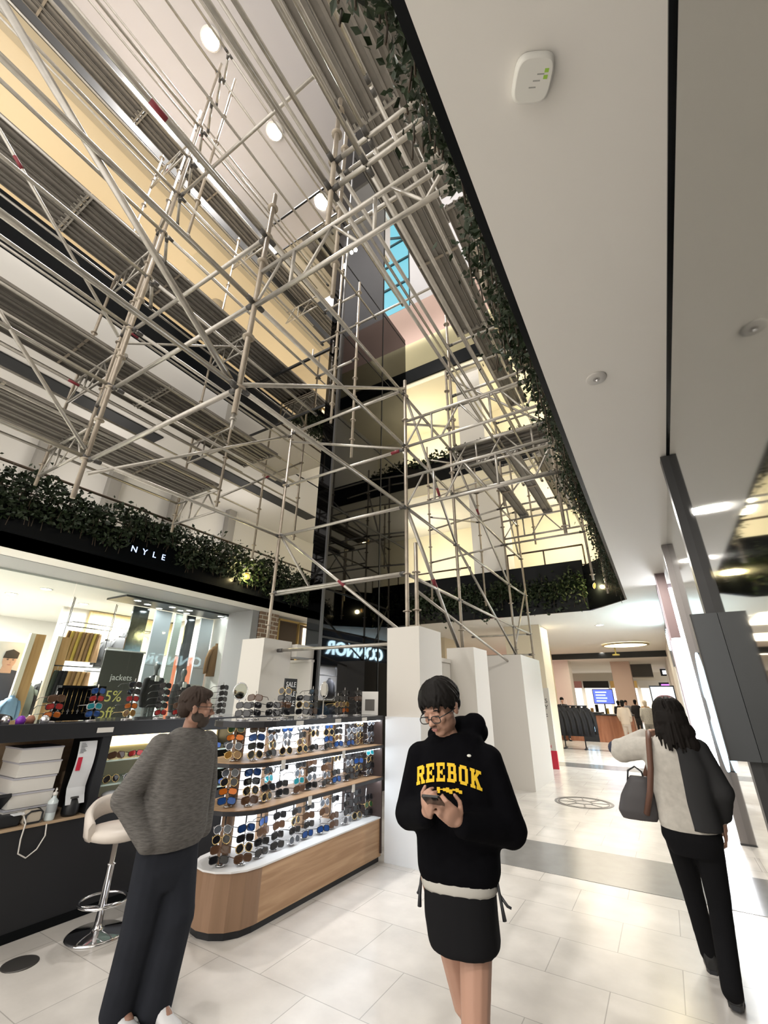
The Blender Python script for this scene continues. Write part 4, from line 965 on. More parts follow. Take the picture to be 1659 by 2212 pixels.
flat([(3.55, 1.3), (4.35, 1.3), (4.6, 1.95), (4.35, 2.14), (4.0, 2.2), (3.7, 2.1), (3.4, 1.8)], -12.798, 'printed_jumper', mat('navy_print', (.05, .06, .09), .6))
flat([(3.92, 2.1), (4.14, 2.1), (4.13, 2.3), (3.95, 2.3)], -12.793, 'printed_neck', mat('print_skin', (.55, .36, .27), .6)); flat(el(4.04, 2.38, .13, .18), -12.789, 'printed_face', MATS['print_skin']); flat([(3.9, 2.42), (4.18, 2.42), (4.19, 2.55), (4.05, 2.62), (3.92, 2.57)], -12.784, 'printed_hair', mat('print_hair', (.03, .025, .02), .6))
for dy in (-.055, .05): flat(el(4.055+dy, 2.39, .022, .010), -12.784, 'printed_eye', MATS['print_hair']); flat([(4.03+dy, 2.415), (4.08+dy, 2.415), (4.08+dy, 2.425), (4.03+dy, 2.425)], -12.784, 'printed_brow', MATS['print_hair'])
flat(el(4.055, 2.28, .04, .010), -12.784, 'printed_mouth', mat('print_lip', (.35, .16, .13), .6)); flat([(4.05, 2.31), (4.085, 2.31), (4.065, 2.37)], -12.784, 'printed_nose', mat('print_shadow', (.45, .28, .2), .6))
sbox('trim_39', M_yw, -14.2, -14.1, 6.3, 9.0, 2.9, 3.93); sbox('wall_shop', M_white, -14.3, -14.2, 5.6, 9.0, 0, 3.95)
M_pw = mat('white_display_panel', (.72, .78, .82), .4); M_dm = mat('dark_display_mirror', (.25, .27, .28), .1, 1.)
DP = [('dark mirrored display panel beside the shop sale banner', M_dm, 6.35, 6.8), ('white display panel behind the first mannequin', M_pw, 7.0, 7.5), ('pale green-white display panel between the mannequins', mat('pale_green', (.66, .74, .66), .4), 7.62, 7.85), ('dark mirrored display panel left of the brown coat', M_dm, 8.0, 8.3), ('white display panel at the right end of the shop window', M_pw, 8.5, 8.95)]
for lab, m_, y0, y1 in DP:
    t = thing('shop_backdrop', lab, 'panel', (-11.9, (y0+y1)/2, 0), 'display panels in the shop window'); box('face', m_, -11.95, -11.9, y0, y1, .05, 3.88, t)
    for z in (1.2, 2.4): box('joint', M_grey, -11.9, -11.896, y0, y1, z, z+.008, t)
t = thing('orange_glow_panel', 'added panel glowing with orange light behind the second mannequin', 'panel', (-12.1, 8.2, 0)); box('face', glow('orange_glow', (1, .32, .16), .7), -12.2, -12.15, 8.05, 8.75, .05, 2.7, t); box('frame', M_white, -12.21, -12.2, 8.0, 8.8, .02, 2.75, t)  # added panel; the orange light behind the window is put into its glow
t = thing('plinth', 'white square display plinth between the mannequins', 'plinth', (-11.5, 8.3, 0)); box('block', M_pw, -11.75, -11.35, 8.02, 8.42, .01, 1.9, t); box('cap', M_white, -11.76, -11.34, 8.01, 8.43, 1.9, 1.93, t)
# sale banner in the window
t = thing('sale_banner', 'hanging grey jackets sale banner with white and yellow lettering in the shop window', 'banner', (-11.1, 6.0, 1.0))
box('banner_sheet', mat('grey_banner', (.085, .083, .075), .6), -11.12, -11.1, 5.52, 6.45, .9, 2.62, t); MB().tube((-11.11, 5.5, 2.63), (-11.11, 6.5, 2.63), .018, 8).build('hanging_rod', mat('pale_rod', (.8, .8, .82), .4), t)
M_yel = mat('yellow_lettering', (.75, .68, .22), .5)
text_mb('jackets', .19, .003).xf(basis((-11.095, 6.03, 2.02), (0, 1, 0), (0, 0, 1))).build('white_lettering', M_ltr, t)
text_mb('5%', .34, .003).xf(basis((-11.095, 5.95, 1.60), (0, 1, 0), (0, 0, 1))).build('yellow_lettering', M_yel, t); text_mb('off', .34, .003).xf(basis((-11.095, 5.85, 1.25), (0, 1, 0), (0, 0, 1))).build('yellow_lettering', M_yel, t)
t = thing('offer_card', 'white offer card with dark print standing on the clothes rail', 'card', (-12.2, 6.2, 2.3)); OC = PX(243, 1425, -12.2); box('card', M_white, -12.22, -12.2, OC.y-.2, OC.y+.2, OC.z-.3, OC.z+.3, t); text_mb('2 for $100', .085, .003).xf(basis((-12.196, OC.y, OC.z), (0, 1, 0), (0, 0, 1))).build('lettering', M_ink, t); box('yellow_dot', M_yel, -12.2, -12.196, OC.y-.06, OC.y+.06, OC.z+.14, OC.z+.20, t); MB().tube((-12.21, OC.y-.6, OC.z-.31), (-12.21, OC.y+.6, OC.z-.31), .012, 6).tube((-12.21, OC.y+.58, OC.z-.31), (-12.21, OC.y+.58, .02), .012, 6).build('rail_support', M_dark, t)
# clothes: one jacket and one pair of trousers, then copies
def jacket(col_m, name='jacket'):
    mb = MB(); n = 14
    def ring(z, ry, rx, oy=0): return [(rx*math.sin(2*PI*i/n)+0, oy+ry*math.cos(2*PI*i/n), z) for i in range(n)]
    mb.rings([ring(-.72, .25, .10), ring(-.40, .235, .095), ring(-.16, .235, .085), ring(-.05, .19, .06), ring(0, .08, .05)])
    o = mb.build(name, col_m, None, Vector((0, 0, 0)))
    for s in (-1, 1):
        MB().rings([[Vector((0, s*yy, zz))+Vector((rr*math.cos(2*PI*i/10), s*rr*.9*math.sin(2*PI*i/10)*-1, rr*.25*math.sin(2*PI*i/10))) for i in range(10)] for yy, zz, rr in ((.20, -.10, .075), (.29, -.30, .068), (.31, -.50, .06), (.30, -.66, .052))]).build('sleeve', col_m, o)
    MB().rings([[(.055*math.cos(2*PI*i/10), .075*math.sin(2*PI*i/10), z) for i in range(10)] for z in (-.02, .05)], True, False).build('collar', col_m, o)
    MB().path([(0, 0, .0), (0, 0, .12), (0, .03, .15), (0, .0, .18)], .006, 6).build('hanger', M_white, o)
    return o
def trousers(col_m):
    mb = MB()
    pr = [(-.72, .16, .035), (-.36, .13, .04), (-.05, .085, .035), (0, .07, .03)]
    mb.rings([[(rx*math.cos(2*PI*i/14)*(1+.35*math.sin(5*2*PI*i/14)), ry*math.sin(2*PI*i/14), z) for i in range(14)] for z, ry, rx in pr])
    o = mb.build('trousers', col_m, None, Vector((0, 0, 0)))
    MB().box(-.006, .006, -.08, .08, -.012, .004).path([(0, 0, .02), (0, 0, .09), (0, .025, .12)], .006, 6).build('clip_hanger', M_white, o)
    return o
CL = {'tan': (.48, .29, .12), 'mustard': (.62, .44, .10), 'brown': (.26, .15, .07), 'dark green': (.05, .06, .045), 'black': (.012, .012, .014), 'cream': (.70, .66, .55), 'olive': (.13, .13, .09), 'grey': (.22, .22, .24), 'denim': (.22, .35, .50)}
def cm(c): return mat('cloth_'+c.replace(' ', '_'), CL[c], .85, noise_amt=.2, noise_scale=6)
Mz = lambda p, a: Matrix.Translation(Vector(p)) @ Matrix.Rotation(a, 4, 'Z')
for rail_i, (px0, px1, py, X, seq, what) in enumerate(((150, 218, 1368, -12.6, ['brown', 'mustard', 'tan', 'mustard', 'brown', 'tan', 'brown', 'mustard', 'brown'], 'upper rail'), (122, 192, 1452, -12.5, ['dark green', 'black', 'black', 'tan', 'brown', 'tan', 'tan', 'brown'], 'lower rail'))):
    a = PX(px0, py, X); b = PX(px1, py-4, X); z = (a.z+b.z)/2
    rl = MB().tube((X, a.y-.1, z+.11), (X, b.y+.25, z+.11), .014, 8).build('clothes_rail', M_dark); tag(rl, 'dark clothes rail in the menswear shop, the %s' % what, 'rail', 'clothes rails')
    for yy in (a.y-.1, b.y+.25): MB().tube((X, yy, z+.11), (X, yy, 3.95), .010, 6).build('drop_rod', M_dark, rl)
    for i, c in enumerate(seq):
        o = trousers(cm(c)); o.matrix_world = Mz((X, a.y+(b.y-a.y)*i/(len(seq)-1), z), R(35)); tag(o, '%s trousers hanging %s from the left on the %s of the shop' % (c, ORD[i], what), 'trousers', 'trousers on the shop rails')
for i, (px, py, X, c, lab) in enumerate(((222, 1470, -12.2, 'cream', 'cream jacket hanging under the offer card'), (245, 1475, -12.4, 'grey', 'pale grey jacket partly behind the sale banner'), (232, 1385, -13.4, 'black', 'black jacket on the back wall under the honey wood'), (262, 1378, -13.4, 'black', 'black jacket on the back wall beside the banner top'), (95, 1475, -13.3, 'black', 'black jacket hanging between the timber fins'), (60, 1480, -13.2, 'dark green', 'dark green jacket hanging left of the first fin'), (470, 1395, -11.6, 'brown', 'long brown coat hanging at the right of the shop window'), (285, 1362, -13.6, 'black', 'black jacket high on the back wall near the mirrored panel'), (26, 1506, -12.4, 'denim', 'pale denim shirt hanging in front of the poster'))):
    o = jacket(cm(c)); p = PX(px, py, X); sc = 1.25 if 'coat' in lab else (.7 if 'denim' in lab else 1)
    o.matrix_world = Mz(p, R(8*(i % 3))) @ Matrix.Diagonal((1, min(1, sc), sc, 1)); tag(o, lab, 'jacket', 'jackets in the menswear shop')
rl = MB().tube((-13.4, 5.6, PX(245, 1370, -13.4).z+.2), (-13.4, 8.0, PX(245, 1370, -13.4).z+.2), .014, 8).build('clothes_rail', M_dark); tag(rl, 'dark clothes rail along the back wall of the shop', 'rail', 'clothes rails')
for yy in (5.62, 7.98): MB().tube((-13.4, yy, PX(245, 1370, -13.4).z+.2), (-14.2, yy, PX(245, 1370, -13.4).z+.2), .01, 6).build('wall_arm', M_dark, rl)
def mannequin(label, loc, c):
    t = thing('mannequin', label, 'mannequin', loc, 'mannequins in the shop window'); L = Vector(loc); m_ = mat('grey_mannequin', (.10, .11, .11), .3)
    blob(MB().ell(L+Vector((0, 0, 1.80)), (.095, .075, .12)).cap(L+Vector((0, 0, 1.55)), L+Vector((0, 0, 1.7)), .06, .05).ell(L+Vector((0, 0, 1.45)), (.11, .2, .12)).cap(L+Vector((0, .09, .1)), L+Vector((0, .09, .95)), .05, .09).cap(L+Vector((0, -.09, .1)), L+Vector((0, -.09, .95)), .05, .09), 'body', m_, t, .018, 3)
    mb = MB().cap(L+Vector((0, .2, 1.45)), L+Vector((.02, .27, 1.12)), .075, .062).cap(L+Vector((.02, .27, 1.12)), L+Vector((.06, .25, .85)), .062, .05).cap(L+Vector((0, -.2, 1.45)), L+Vector((.02, -.27, 1.12)), .075, .062).cap(L+Vector((.02, -.27, 1.12)), L+Vector((.06, -.25, .85)), .062, .05)
    mb.rings([[Vector((L.x+rx*math.cos(2*PI*i/16), L.y+ry*math.sin(2*PI*i/16), z)) for i in range(16)] for z, rx, ry in ((L.z+.80, .14, .20), (L.z+1.05, .13, .19), (L.z+1.35, .135, .23), (L.z+1.5, .09, .18), (L.z+1.58, .06, .08))])
    blob(mb, 'jacket', c, t, .016, 4)
    MB().box(L.x+.10, L.x+.14, L.y-.05, L.y+.05, L.z+1.42, L.z+1.56).build('white_collar', M_white, t); MB().lathe((L.x, L.y, .011), [(.24, 0), (.24, L.z+.01), (.02, L.z+.03)], 24).build('base', M_pw, t)
p = PX(340, 1437, -11.35); mannequin('dark mannequin in a black jacket and white collar beside the sale banner', (-11.35, p.y, p.z-1.82), cm('black'))
p = PX(398, 1452, -11.35); mannequin('dark mannequin in a charcoal jacket in front of the orange panel', (-11.35, p.y, p.z-1.82), mat('cloth_charcoal', (.06, .06, .065), .85))

# clothes of the menswear shop beyond the light post, mirrored in the lift shaft
o = MB().tube((1.5, 12.2, 2.45), (1.5, 18.0, 2.45), .016, 8).build('clothes_rail', M_dark); tag(o, 'high clothes rail in the shop beyond the light post', 'rail', 'clothes rails')
for yy in (12.2, 15, 18.0): MB().tube((1.5, yy, 2.45), (1.5, yy, 2.9), .01, 6).build('drop_rod', M_dark, o)
o = box('display_shelf', M_yw, 1.3, 2.19, 12.2, 18.0, 1.48, 1.53); tag(o, 'honey wood display shelf in the shop beyond the light post', 'shelf')
for yy in (12.3, 15.1, 17.9): box('shelf_bracket', M_dark, 1.35, 2.19, yy, yy+.04, 1.40, 1.48, o)
for i, (y, z, x, c) in enumerate(((12.9, 2.3, 1.4, 'brown'), (13.35, 2.3, 1.4, 'black'), (14.5, 2.3, 1.4, 'grey'), (16.6, 2.3, 1.4, 'black'), (17.3, 2.3, 1.4, 'dark green'), (13.7, 1.36, 1.0, 'denim'), (14.4, 1.36, 1.0, 'grey'), (15.2, 1.36, 1.0, 'olive'), (16.1, 1.36, 1.0, 'black'))):
    o = jacket(cm(c)); o.matrix_world = Mz((x, y, z), PI) ; tag(o, '%s jacket, %s from the light post on the %s rail of the right-hand shop' % (c, ORD[i if i < 5 else i-5], 'high' if i < 5 else 'low'), 'jacket', 'jackets in the right-hand shop')
o = MB().tube((1.0, 13.2, 1.52), (1.0, 16.6, 1.52), .014, 8).tube((1.0, 13.2, 1.52), (1.0, 13.2, 0), .014, 8).tube((1.0, 16.6, 1.52), (1.0, 16.6, 0), .014, 8).build('clothes_rail', M_dark); tag(o, 'low free-standing clothes rail in the shop beyond the light post', 'rail', 'clothes rails')
t = thing('offer_card', 'white offer card on the honey wood shelf of the right-hand shop', 'card', (1.32, 15.6, 1.53)); box('card', M_white, 1.32, 1.34, 15.2, 16.0, 1.53, 2.3, t); text_mb('2 for $100', .15, .003).xf(basis((1.317, 15.6, 1.85), (0, -1, 0), (0, 0, 1))).build('lettering', M_ink, t)

# ------------------------------------------------------------------ far concourse
sbox('wall_end', mat('bright_end_wall', (.7, .66, .58), .7), -22, 9, 47, 47.2, 0, 4)
sbox('wall_left', M_white, -16, -9.9, 13.5, 14.2, 0, 4); sbox('wall_left', M_cream, -9.0, -8.8, 14.2, 47, 0, 4)
sbox('trim_40', M_slot, -9, .54, 26.4, 26.7, 3.72, 4.0)
M_pil = mat('beige_pier', (.70, .60, .44), .5); M_pilw = mat('pale_pier', (.72, .68, .62), .5)
for i, (x0, x1, y0, y1, m_) in enumerate(((-4.35, -3.15, 15.3, 16.5, M_pil), (-5.9, -4.6, 23.2, 24.4, M_pil), (-6.2, -4.9, 31, 32.2, M_pilw), (-2.6, -1.5, 33, 34, mat('rose_pier', (.62, .48, .40), .5)), (-8.7, -7.4, 17, 18.5, M_pil))):
    sbox('wall_pier', m_, x0, x1, y0, y1, 0, 4.0)
t = thing('hanging_sign_panel', 'dark grey trapezoid bulkhead hanging over the far shops', 'bulkhead', PY(1370, 1460, 36))
a = PY(1320, 1430, 36); b = PY(1412, 1462, 36); box('panel', mat('slate_bulkhead', (.12, .12, .12), .5), a.x, b.x, 36, 36.6, b.z, 4.0, t); box('lower_trim', M_white, a.x+.6, b.x, 35.98, 36.6, b.z-.08, b.z, t)
M_cw = wood_mat('red_brown_counter', (.26, .10, .05), (.36, .15, .08), (6, 6, .7))
t = thing('concourse_counter', 'long red-brown wooden counter with a glowing square logo in the far concourse', 'counter', (-3.0, 23, 0))
c0 = PZ(1283, 1572, 0); 
box('front', M_cw, -4.5, -3.35, 22.6, 23.2, 0, 1.05, t); box('front', M_cw, -2.75, -1.3, 22.6, 23.2, 0, 1.05, t); box('black_bay', M_blackm, -3.35, -2.75, 22.58, 23.2, 0, 1.05, t); box('worktop', M_blackm, -4.55, -1.25, 22.52, 23.25, 1.05, 1.10, t)
MB().path([(-3.05+q*.19, 22.57, .62+w_*.21) for q, w_ in ((-1, -1), (1, -1), (1, 1), (-1, 1))], .018, 6, True).build('glowing_frame', glow('logo_blue', (.5, .75, 1), 6), t); MB().ell((-3.05, 22.56, .62), (.08, .02, .09)).build('glowing_mark', MATS['logo_blue'], t)
for j, (px, py, lab) in enumerate(((1303, 1504, 'blue menu screen over the left end of the far counter'), (1651, 1512, ''))):
    if not lab: continue
    q = PY(px, py, 22.8); t = thing('menu_screen', lab, 'screen', q); box('bezel', M_blackm, q.x-.42, q.x+.42, 22.8, 22.86, q.z-.32, q.z+.3, t); box('picture', glow('screen_blue', (.08, .12, .75), 1.6), q.x-.39, q.x+.39, 22.79, 22.8, q.z-.29, q.z+.27, t)
    for i in range(4): box('text_line', glow('screen_text', (.5, .7, 1), 2), q.x-.3, q.x+.1+.05*(i % 2), 22.785, 22.79, q.z-.22+.12*i, q.z-.17+.12*i, t)
    MB().tube((q.x, 22.83, 1.10), (q.x, 22.83, q.z-.31), .03, 8).build('stand', M_dark, t)
q = PY(1437, 1520, 20.0); t = thing('advertising_screen', 'upright black-framed advertising screen with a white picture beyond the woman', 'screen', (q.x, 20, 0))
box('frame', M_blackm, q.x-.40, q.x+.40, 20, 20.1, .02, q.z+.62, t); box('picture', glow('white_screen', (.9, .95, 1), 1.5), q.x-.36, q.x+.36, 19.99, 20, .75, q.z+.57, t); box('foot', M_dark, q.x-.5, q.x+.5, 19.8, 20.3, 0, .02, t)
for j, (px, py, col, lab) in enumerate(((1452, 1452, (.7, .75, .8), 'small white and black shop sign far along the concourse'), (1450, 1482, (.45, .12, .8), 'violet illuminated shop sign far along the concourse'))):
    q = PY(px, py, 42); t = thing('shop_sign', lab, 'sign', q); box('backing', M_blackm, q.x-.8, q.x+.8, 42, 42.1, q.z-.26, q.z+.26, t); box('lit_face', glow('sign_%d' % j, col, 2.4), q.x-.65, q.x+.65, 41.98, 42, q.z-.14, q.z+.14, t); box('fixing', M_dark, q.x-.03, q.x+.03, 42, 42.1, q.z+.26, 4.0, t)
for i in range(4):
    t = thing('shopfront', 'brightly lit open shopfront at the end of the concourse, %s from the left' % ORD[i], 'shopfront', (-7.5+2.3*i, 46.5, 0), 'far shopfronts'); x = -7.5+2.3*i
    box('lit_interior', glow('shop_glow_%d' % (i % 2), (1, .88, .7) if i % 2 else (1, .95, .9), 1.5), x-1, x+1, 46.6, 46.65, .05, 2.7, t); box('header', [mat('pinkish', (.6, .3, .3), .5), M_blackm, M_gold, M_white][i], x-1.08, x+1.08, 46.5, 46.66, 2.7, 3.3, t)
    for k in range(4): box('display_item', [cm('tan'), cm('black'), cm('grey'), cm('mustard')][k], x-.8+.42*k, x-.55+.42*k, 46.45, 46.58, .05, .7+.3*((k+i) % 3), t)
t = thing('pink_shopfront', 'pink and white lit shopfront glimpsed behind the beige piers', 'shopfront', (-6.9, 27, 0)); box('lit_wall', glow('pink_glow', (1, .45, .4), 1.0), -8.75, -5.6, 28, 28.05, 0, 3, t); box('white_sign', glow('white_sign', (1, 1, 1), 1.2), -7.2, -5.7, 27.9, 28, 3.0, 3.6, t)
# garment stand and cabinet
q = PZ(1245, 1618, 0); t = thing('garment_stand', 'low black garment stand on splayed feet in the concourse', 'garment stand', (q.x, q.y, 0))
for s in (-.35, .35):
    MB().tube((q.x+s, q.y, .02), (q.x+s, q.y, 1.45), .02, 8).build('upright', M_blackm, t); MB().tube((q.x+s, q.y-.3, .03), (q.x+s, q.y+.3, .03), .025, 8).build('foot', M_blackm, t)
MB().tube((q.x-.6, q.y, 1.45), (q.x+.6, q.y, 1.45), .018, 8).build('rail', M_blackm, t); MB().tube((q.x-.35, q.y, .45), (q.x+.35, q.y, .45), .015, 8).build('brace', M_blackm, t)
for i in range(6):
    o = jacket(cm('black'), 'hoodie'); o.matrix_world = Mz((q.x-.5+.2*i, q.y+.02*i, 1.40), R(75)) @ Matrix.Diagonal((1, 1, 1.35, 1)); tag(o, 'black hooded top hanging %s along the concourse garment stand' % ORD[i], 'hoodie', 'hoodies on the concourse stand')
    if i == 0: MB().lathe((0, 0, 0), [(.0, -.001), (.09, -.001), (.09, .001), (.0, .001)], 14).xf(Matrix.Translation((.10, 0, -.3)) @ Matrix.Rotation(PI/2, 4, 'Y')).build('printed_emblem', mat('grey_print', (.35, .35, .33), .5), o)
q = PZ(1288, 1602, 0); t = thing('cabinet', 'dark grey cabinet with a red and white label standing behind the garment stand', 'cabinet', (q.x, q.y, 0))
box('body', mat('slate_cabinet', (.10, .10, .105), .4), q.x-.5, q.x+.35, q.y, q.y+.7, .02, 1.12, t); box('top', M_blackm, q.x-.53, q.x+.38, q.y-.03, q.y+.73, 1.12, 1.16, t); box('label', M_white, q.x-.05, q.x+.28, q.y-.006, q.y, .62, .82, t); box('red_stripe', MATS['signal_red'], q.x-.03, q.x+.26, q.y-.01, q.y-.005, .74, .79, t); box('plinth', M_blackm, q.x-.48, q.x+.33, q.y+.02, q.y+.68, 0, .02, t)
# ------------------------------------------------------------------ people
def V(*a): return Vector(a)
def hand(mb, w, d, n, side, curl=.6, thumb=.5, s=1.):
    # w wrist, d direction of the palm, n palm normal (the way the palm faces); side +1 right hand
    d = Vector(d).normalized(); n = Vector(n); n = (n-d*n.dot(d)).normalized(); a = d.cross(n)*side     # a points to the thumb side
    w = Vector(w)
    rot = Matrix((a, d, n)).transposed()
    mb.ell(w+d*.045*s, (.040*s, .052*s, .016*s), rot); mb.cap(w-d*.03*s, w+d*.02*s, .026*s, .027*s)
    L = [.072, .080, .075, .060]
    for i in range(4):
        k = w+d*(.088-.004*abs(i-1.2))*s+a*(.030-.020*i)*s
        c1 = curl*.55; c2 = curl*1.35
        d1 = (d*math.cos(c1)+n*math.sin(c1)); d2 = (d*math.cos(c1+c2)+n*math.sin(c1+c2)); d3 = (d*math.cos(c1+c2*1.7)+n*math.sin(c1+c2*1.7))
        p1 = k+d1*L[i]*.5*s; p2 = p1+d2*L[i]*.32*s; p3 = p2+d3*L[i]*.25*s
        mb.cap(k-d*.02*s, p1, .0098*s, .0090*s, 8); mb.cap(p1, p2, .0090*s, .0082*s, 8); mb.cap(p2, p3, .0082*s, .0072*s, 8)
    t0 = w+d*.025*s+a*.030*s; t1 = t0+(d*.55+a*.65+n*.35*thumb).normalized()*.040*s; t2 = t1+(d*.85+a*.15+n*.6*thumb).normalized()*.034*s
    mb.cap(t0, t1, .0125*s, .0105*s, 8); mb.cap(t1, t2, .0105*s, .0085*s, 8)
def head_M(pos, yaw, pitch, rollv=0.): return Matrix.Translation(pos) @ Matrix.Rotation(yaw, 4, 'Z') @ Matrix.Rotation(pitch, 4, 'X') @ Matrix.Rotation(rollv, 4, 'Y')
def head(mb, M, fine=True):
    h = MB()
    h.ell((0, -.018, .035), (.074, .096, .083)).ell((0, .018, -.030), (.062, .072, .082)).ell((0, .055, -.088), (.026, .024, .020)).ell((0, .0, -.07), (.052, .055, .04))
    if fine:
        h.cap((0, .086, .004), (0, .108, -.030), .0085, .0125, 8).ell((-.012, .098, -.034), (.009, .010, .008)).ell((.012, .098, -.034), (.009, .010, .008))
        h.ell((0, .076, .022), (.050, .018, .012)).ell((-.036, .066, -.025), (.022, .018, .02)).ell((.036, .066, -.025), (.022, .018, .02))
        for s in (-1, 1):
            h.ell((s*.031, .080, .002), (.015, .010, .010)); h.ell((s*.076, -.012, -.012), (.009, .020, .031)); h.ell((s*.080, -.018, .002), (.010, .014, .016))
        h.ell((0, .087, -.056), (.021, .010, .006)).ell((0, .085, -.066), (.018, .010, .0065))
    h.xf(M); mb.v_off = 0
    mb.add(h.v, h.f, True)
def limb(mb, pts, rad, n=12):
    for (p, q), (a, b) in zip(zip(pts, pts[1:]), zip(rad, rad[1:])): mb.cap(p, q, a, b, n)
def ell_rings(mb, rows, n=20, sq=2.4):
    rs = []
    for z, rx, ry, cx, cyy in rows:
        r_ = []
        for i in range(n):
            a = 2*PI*i/n; c, s = math.cos(a), math.sin(a)
            r_.append(Vector((cx+rx*abs(c)**(2/sq)*(1 if c > 0 else -1), cyy+ry*abs(s)**(2/sq)*(1 if s > 0 else -1), z)))
        rs.append(r_)
    mb.rings(rs)
def shoe(name, m, sole, t, heel, toe, M, up=0.):
    heel = Vector(heel); toe = Vector(toe); d = (toe-heel); L = d.length; d.normalize(); s = d.cross(V(0, 0, 1)).normalized(); u = s.cross(d)
    mb = MB(); rs = []
    for f, w_, h in ((-.02, .022, .07), (.0, .036, .125), (.18, .042, .135), (.38, .038, .10), (.58, .043, .062), (.80, .044, .048), (.95, .030, .034), (1.0, .014, .02)):
        c = heel+d*L*f; rs.append([c+s*w_*math.cos(2*PI*i/14)+u*(h/2+h/2*math.sin(2*PI*i/14)) for i in range(14)])
    mb.rings(rs); o = mb.xf(M).build(name, m, t)
    mb = MB(); mb.rings([[heel+d*L*f+s*w_*k+u*zz for f, w_, k in ((-.03, .02, -1), (.1, .036, -1), (.35, .037, -1), (.65, .047, -1), (.9, .042, -1), (1.02, .016, -1), (1.02, .016, 1), (.9, .042, 1), (.65, .047, 1), (.35, .037, 1), (.1, .036, 1), (-.03, .02, 1))] for zz in (0, .022)], False)
    mb.xf(M).build('sole', sole, o)
def person(label, loc, face, B, group=None):
    ang = math.atan2(-face[0], face[1]); M = Matrix.Translation(Vector(loc)) @ Matrix.Rotation(ang, 4, 'Z')
    t = thing('person', label, 'person', loc, group)
    vox = B.get('vox', .007); fine = vox < .012
    mb = MB(); HM = head_M(Vector(B['head']), B.get('hyaw', 0), B.get('hpitch', 0), B.get('hroll', 0))
    head(mb, HM, fine)
    neck = B.get('neck', V(0, -.01, 1.42)); mb.cap(neck, Vector(B['head'])+V(0, -.025, -.07), .058, .052)
    ell_rings(mb, [(B['hipz']-.06, .14, .095, 0, 0), (B['hipz']+.1, .15, .10, 0, 0), (neck.z-.18, .15, .10, 0, neck.y), (neck.z-.03, .12, .075, 0, neck.y), (neck.z, .07, .055, 0, neck.y)])
    for s in ('R', 'L'):
        limb(mb, B['arm'+s], [.05, .042, .028]); limb(mb, B['leg'+s], [.085, .056, .038])
        mb.cap(B['leg'+s][2], B['leg'+s][2]+V(0, .10, -.045), .036, .03)
        if fine or B.get('hands'):
            hand(mb, *B['hand'+s])
        else: mb.ell(Vector(B['arm'+s][2])+V(0, 0, -.05), (.03, .04, .06))
    body = blob(mb.xf(M), 'body', B.get('skin', M_skin), t, vox, 3 if fine else 4)
    mb = MB(); ell_rings(mb, B['torso'])
    for s in ('R', 'L'): limb(mb, B['sleeve'+s][0], B['sleeve'+s][1])
    for e in B.get('top_extra', []): mb.ell(*e)
    top = blob(mb.xf(M), B.get('topname', 'jumper'), B['topm'], t, max(vox, .011), B.get('topsmooth', 8))
    mb = MB(); ell_rings(mb, B['hips'])
    for s in ('R', 'L'): limb(mb, B['trouser'+s][0], B['trouser'+s][1])
    bot = blob(mb.xf(M), B.get('botname', 'trousers'), B['botm'], t, max(vox, .011), 8)
    if 'hair' in B:
        mb = MB()
        for e in B['hair']:
            if e[0] == 'e': mb.ell(*e[1:])
            else: mb.cap(*e[1:])
        blob(mb.xf(M @ HM), 'hair', B['hairm'], t, (.0042 if fine else vox*.9), B.get('hairsmooth', 1 if fine else 3))
    if 'shoes' in B:
        for heel, toe in B['shoes']: shoe('shoe', B['shoem'], B['solem'], t, heel, toe, M)
    return t, M, HM, top
M_hair = mat('black_hair', (.006, .005, .0045), .6, spec=.15); M_hairb = mat('brown_hair', (.030, .019, .014), .75, spec=.3)
def knit():
    m = mat('charcoal_melange_knit', (.10, .094, .088), .95, noise_amt=.85, noise_scale=22, bump=.35, stretch=(1.2, 1.2, 7)); return m
M_jeans = mat('dark_denim', (.017, .019, .025), .85, spec=.15, noise_amt=.25, noise_scale=8)

def locks(c, rad, n, ends, r0=.009, seed=3, start=(8, 45), swirl=.35, hang=None):
    rg = random.Random(seed); out = []; c = Vector(c)
    for i in range(n):
        ph = 2*PI*(i+rg.uniform(-.4, .4))/n*1.0+rg.uniform(0, .2); f = (math.cos(ph)+1)/2      # ph = 0 is the front
        te = R(ends[0]*f+ends[2]*(1-f)) if abs(math.sin(ph)) < .55 else R(ends[1]); te *= rg.uniform(.88, 1.08)
        t0 = R(rg.uniform(*start)); pts = []; sw = rg.uniform(-swirl, swirl); k = rg.uniform(.99, 1.06)
        for q in range(6):
            t_ = t0+(te-t0)*q/5; a = ph+sw*(q/5)**2
            pts.append(c+Vector((rad[0]*k*math.sin(t_)*math.sin(a), rad[1]*k*math.sin(t_)*math.cos(a), rad[2]*k*math.cos(t_))))
        if hang and math.cos(ph) < .35:
            e = pts[-1]; pts += [e+Vector((e.x*.12, -.01, -hang*.4)), e+Vector((e.x*.15+rg.uniform(-.01, .01), -.005, -hang*rg.uniform(.8, 1.1)))]
        m_ = len(pts)
        for q in range(m_-1): out.append(('c', pts[q], pts[q+1], r0*(1-.55*q/m_), r0*(1-.55*(q+1)/m_), 7))
    return out
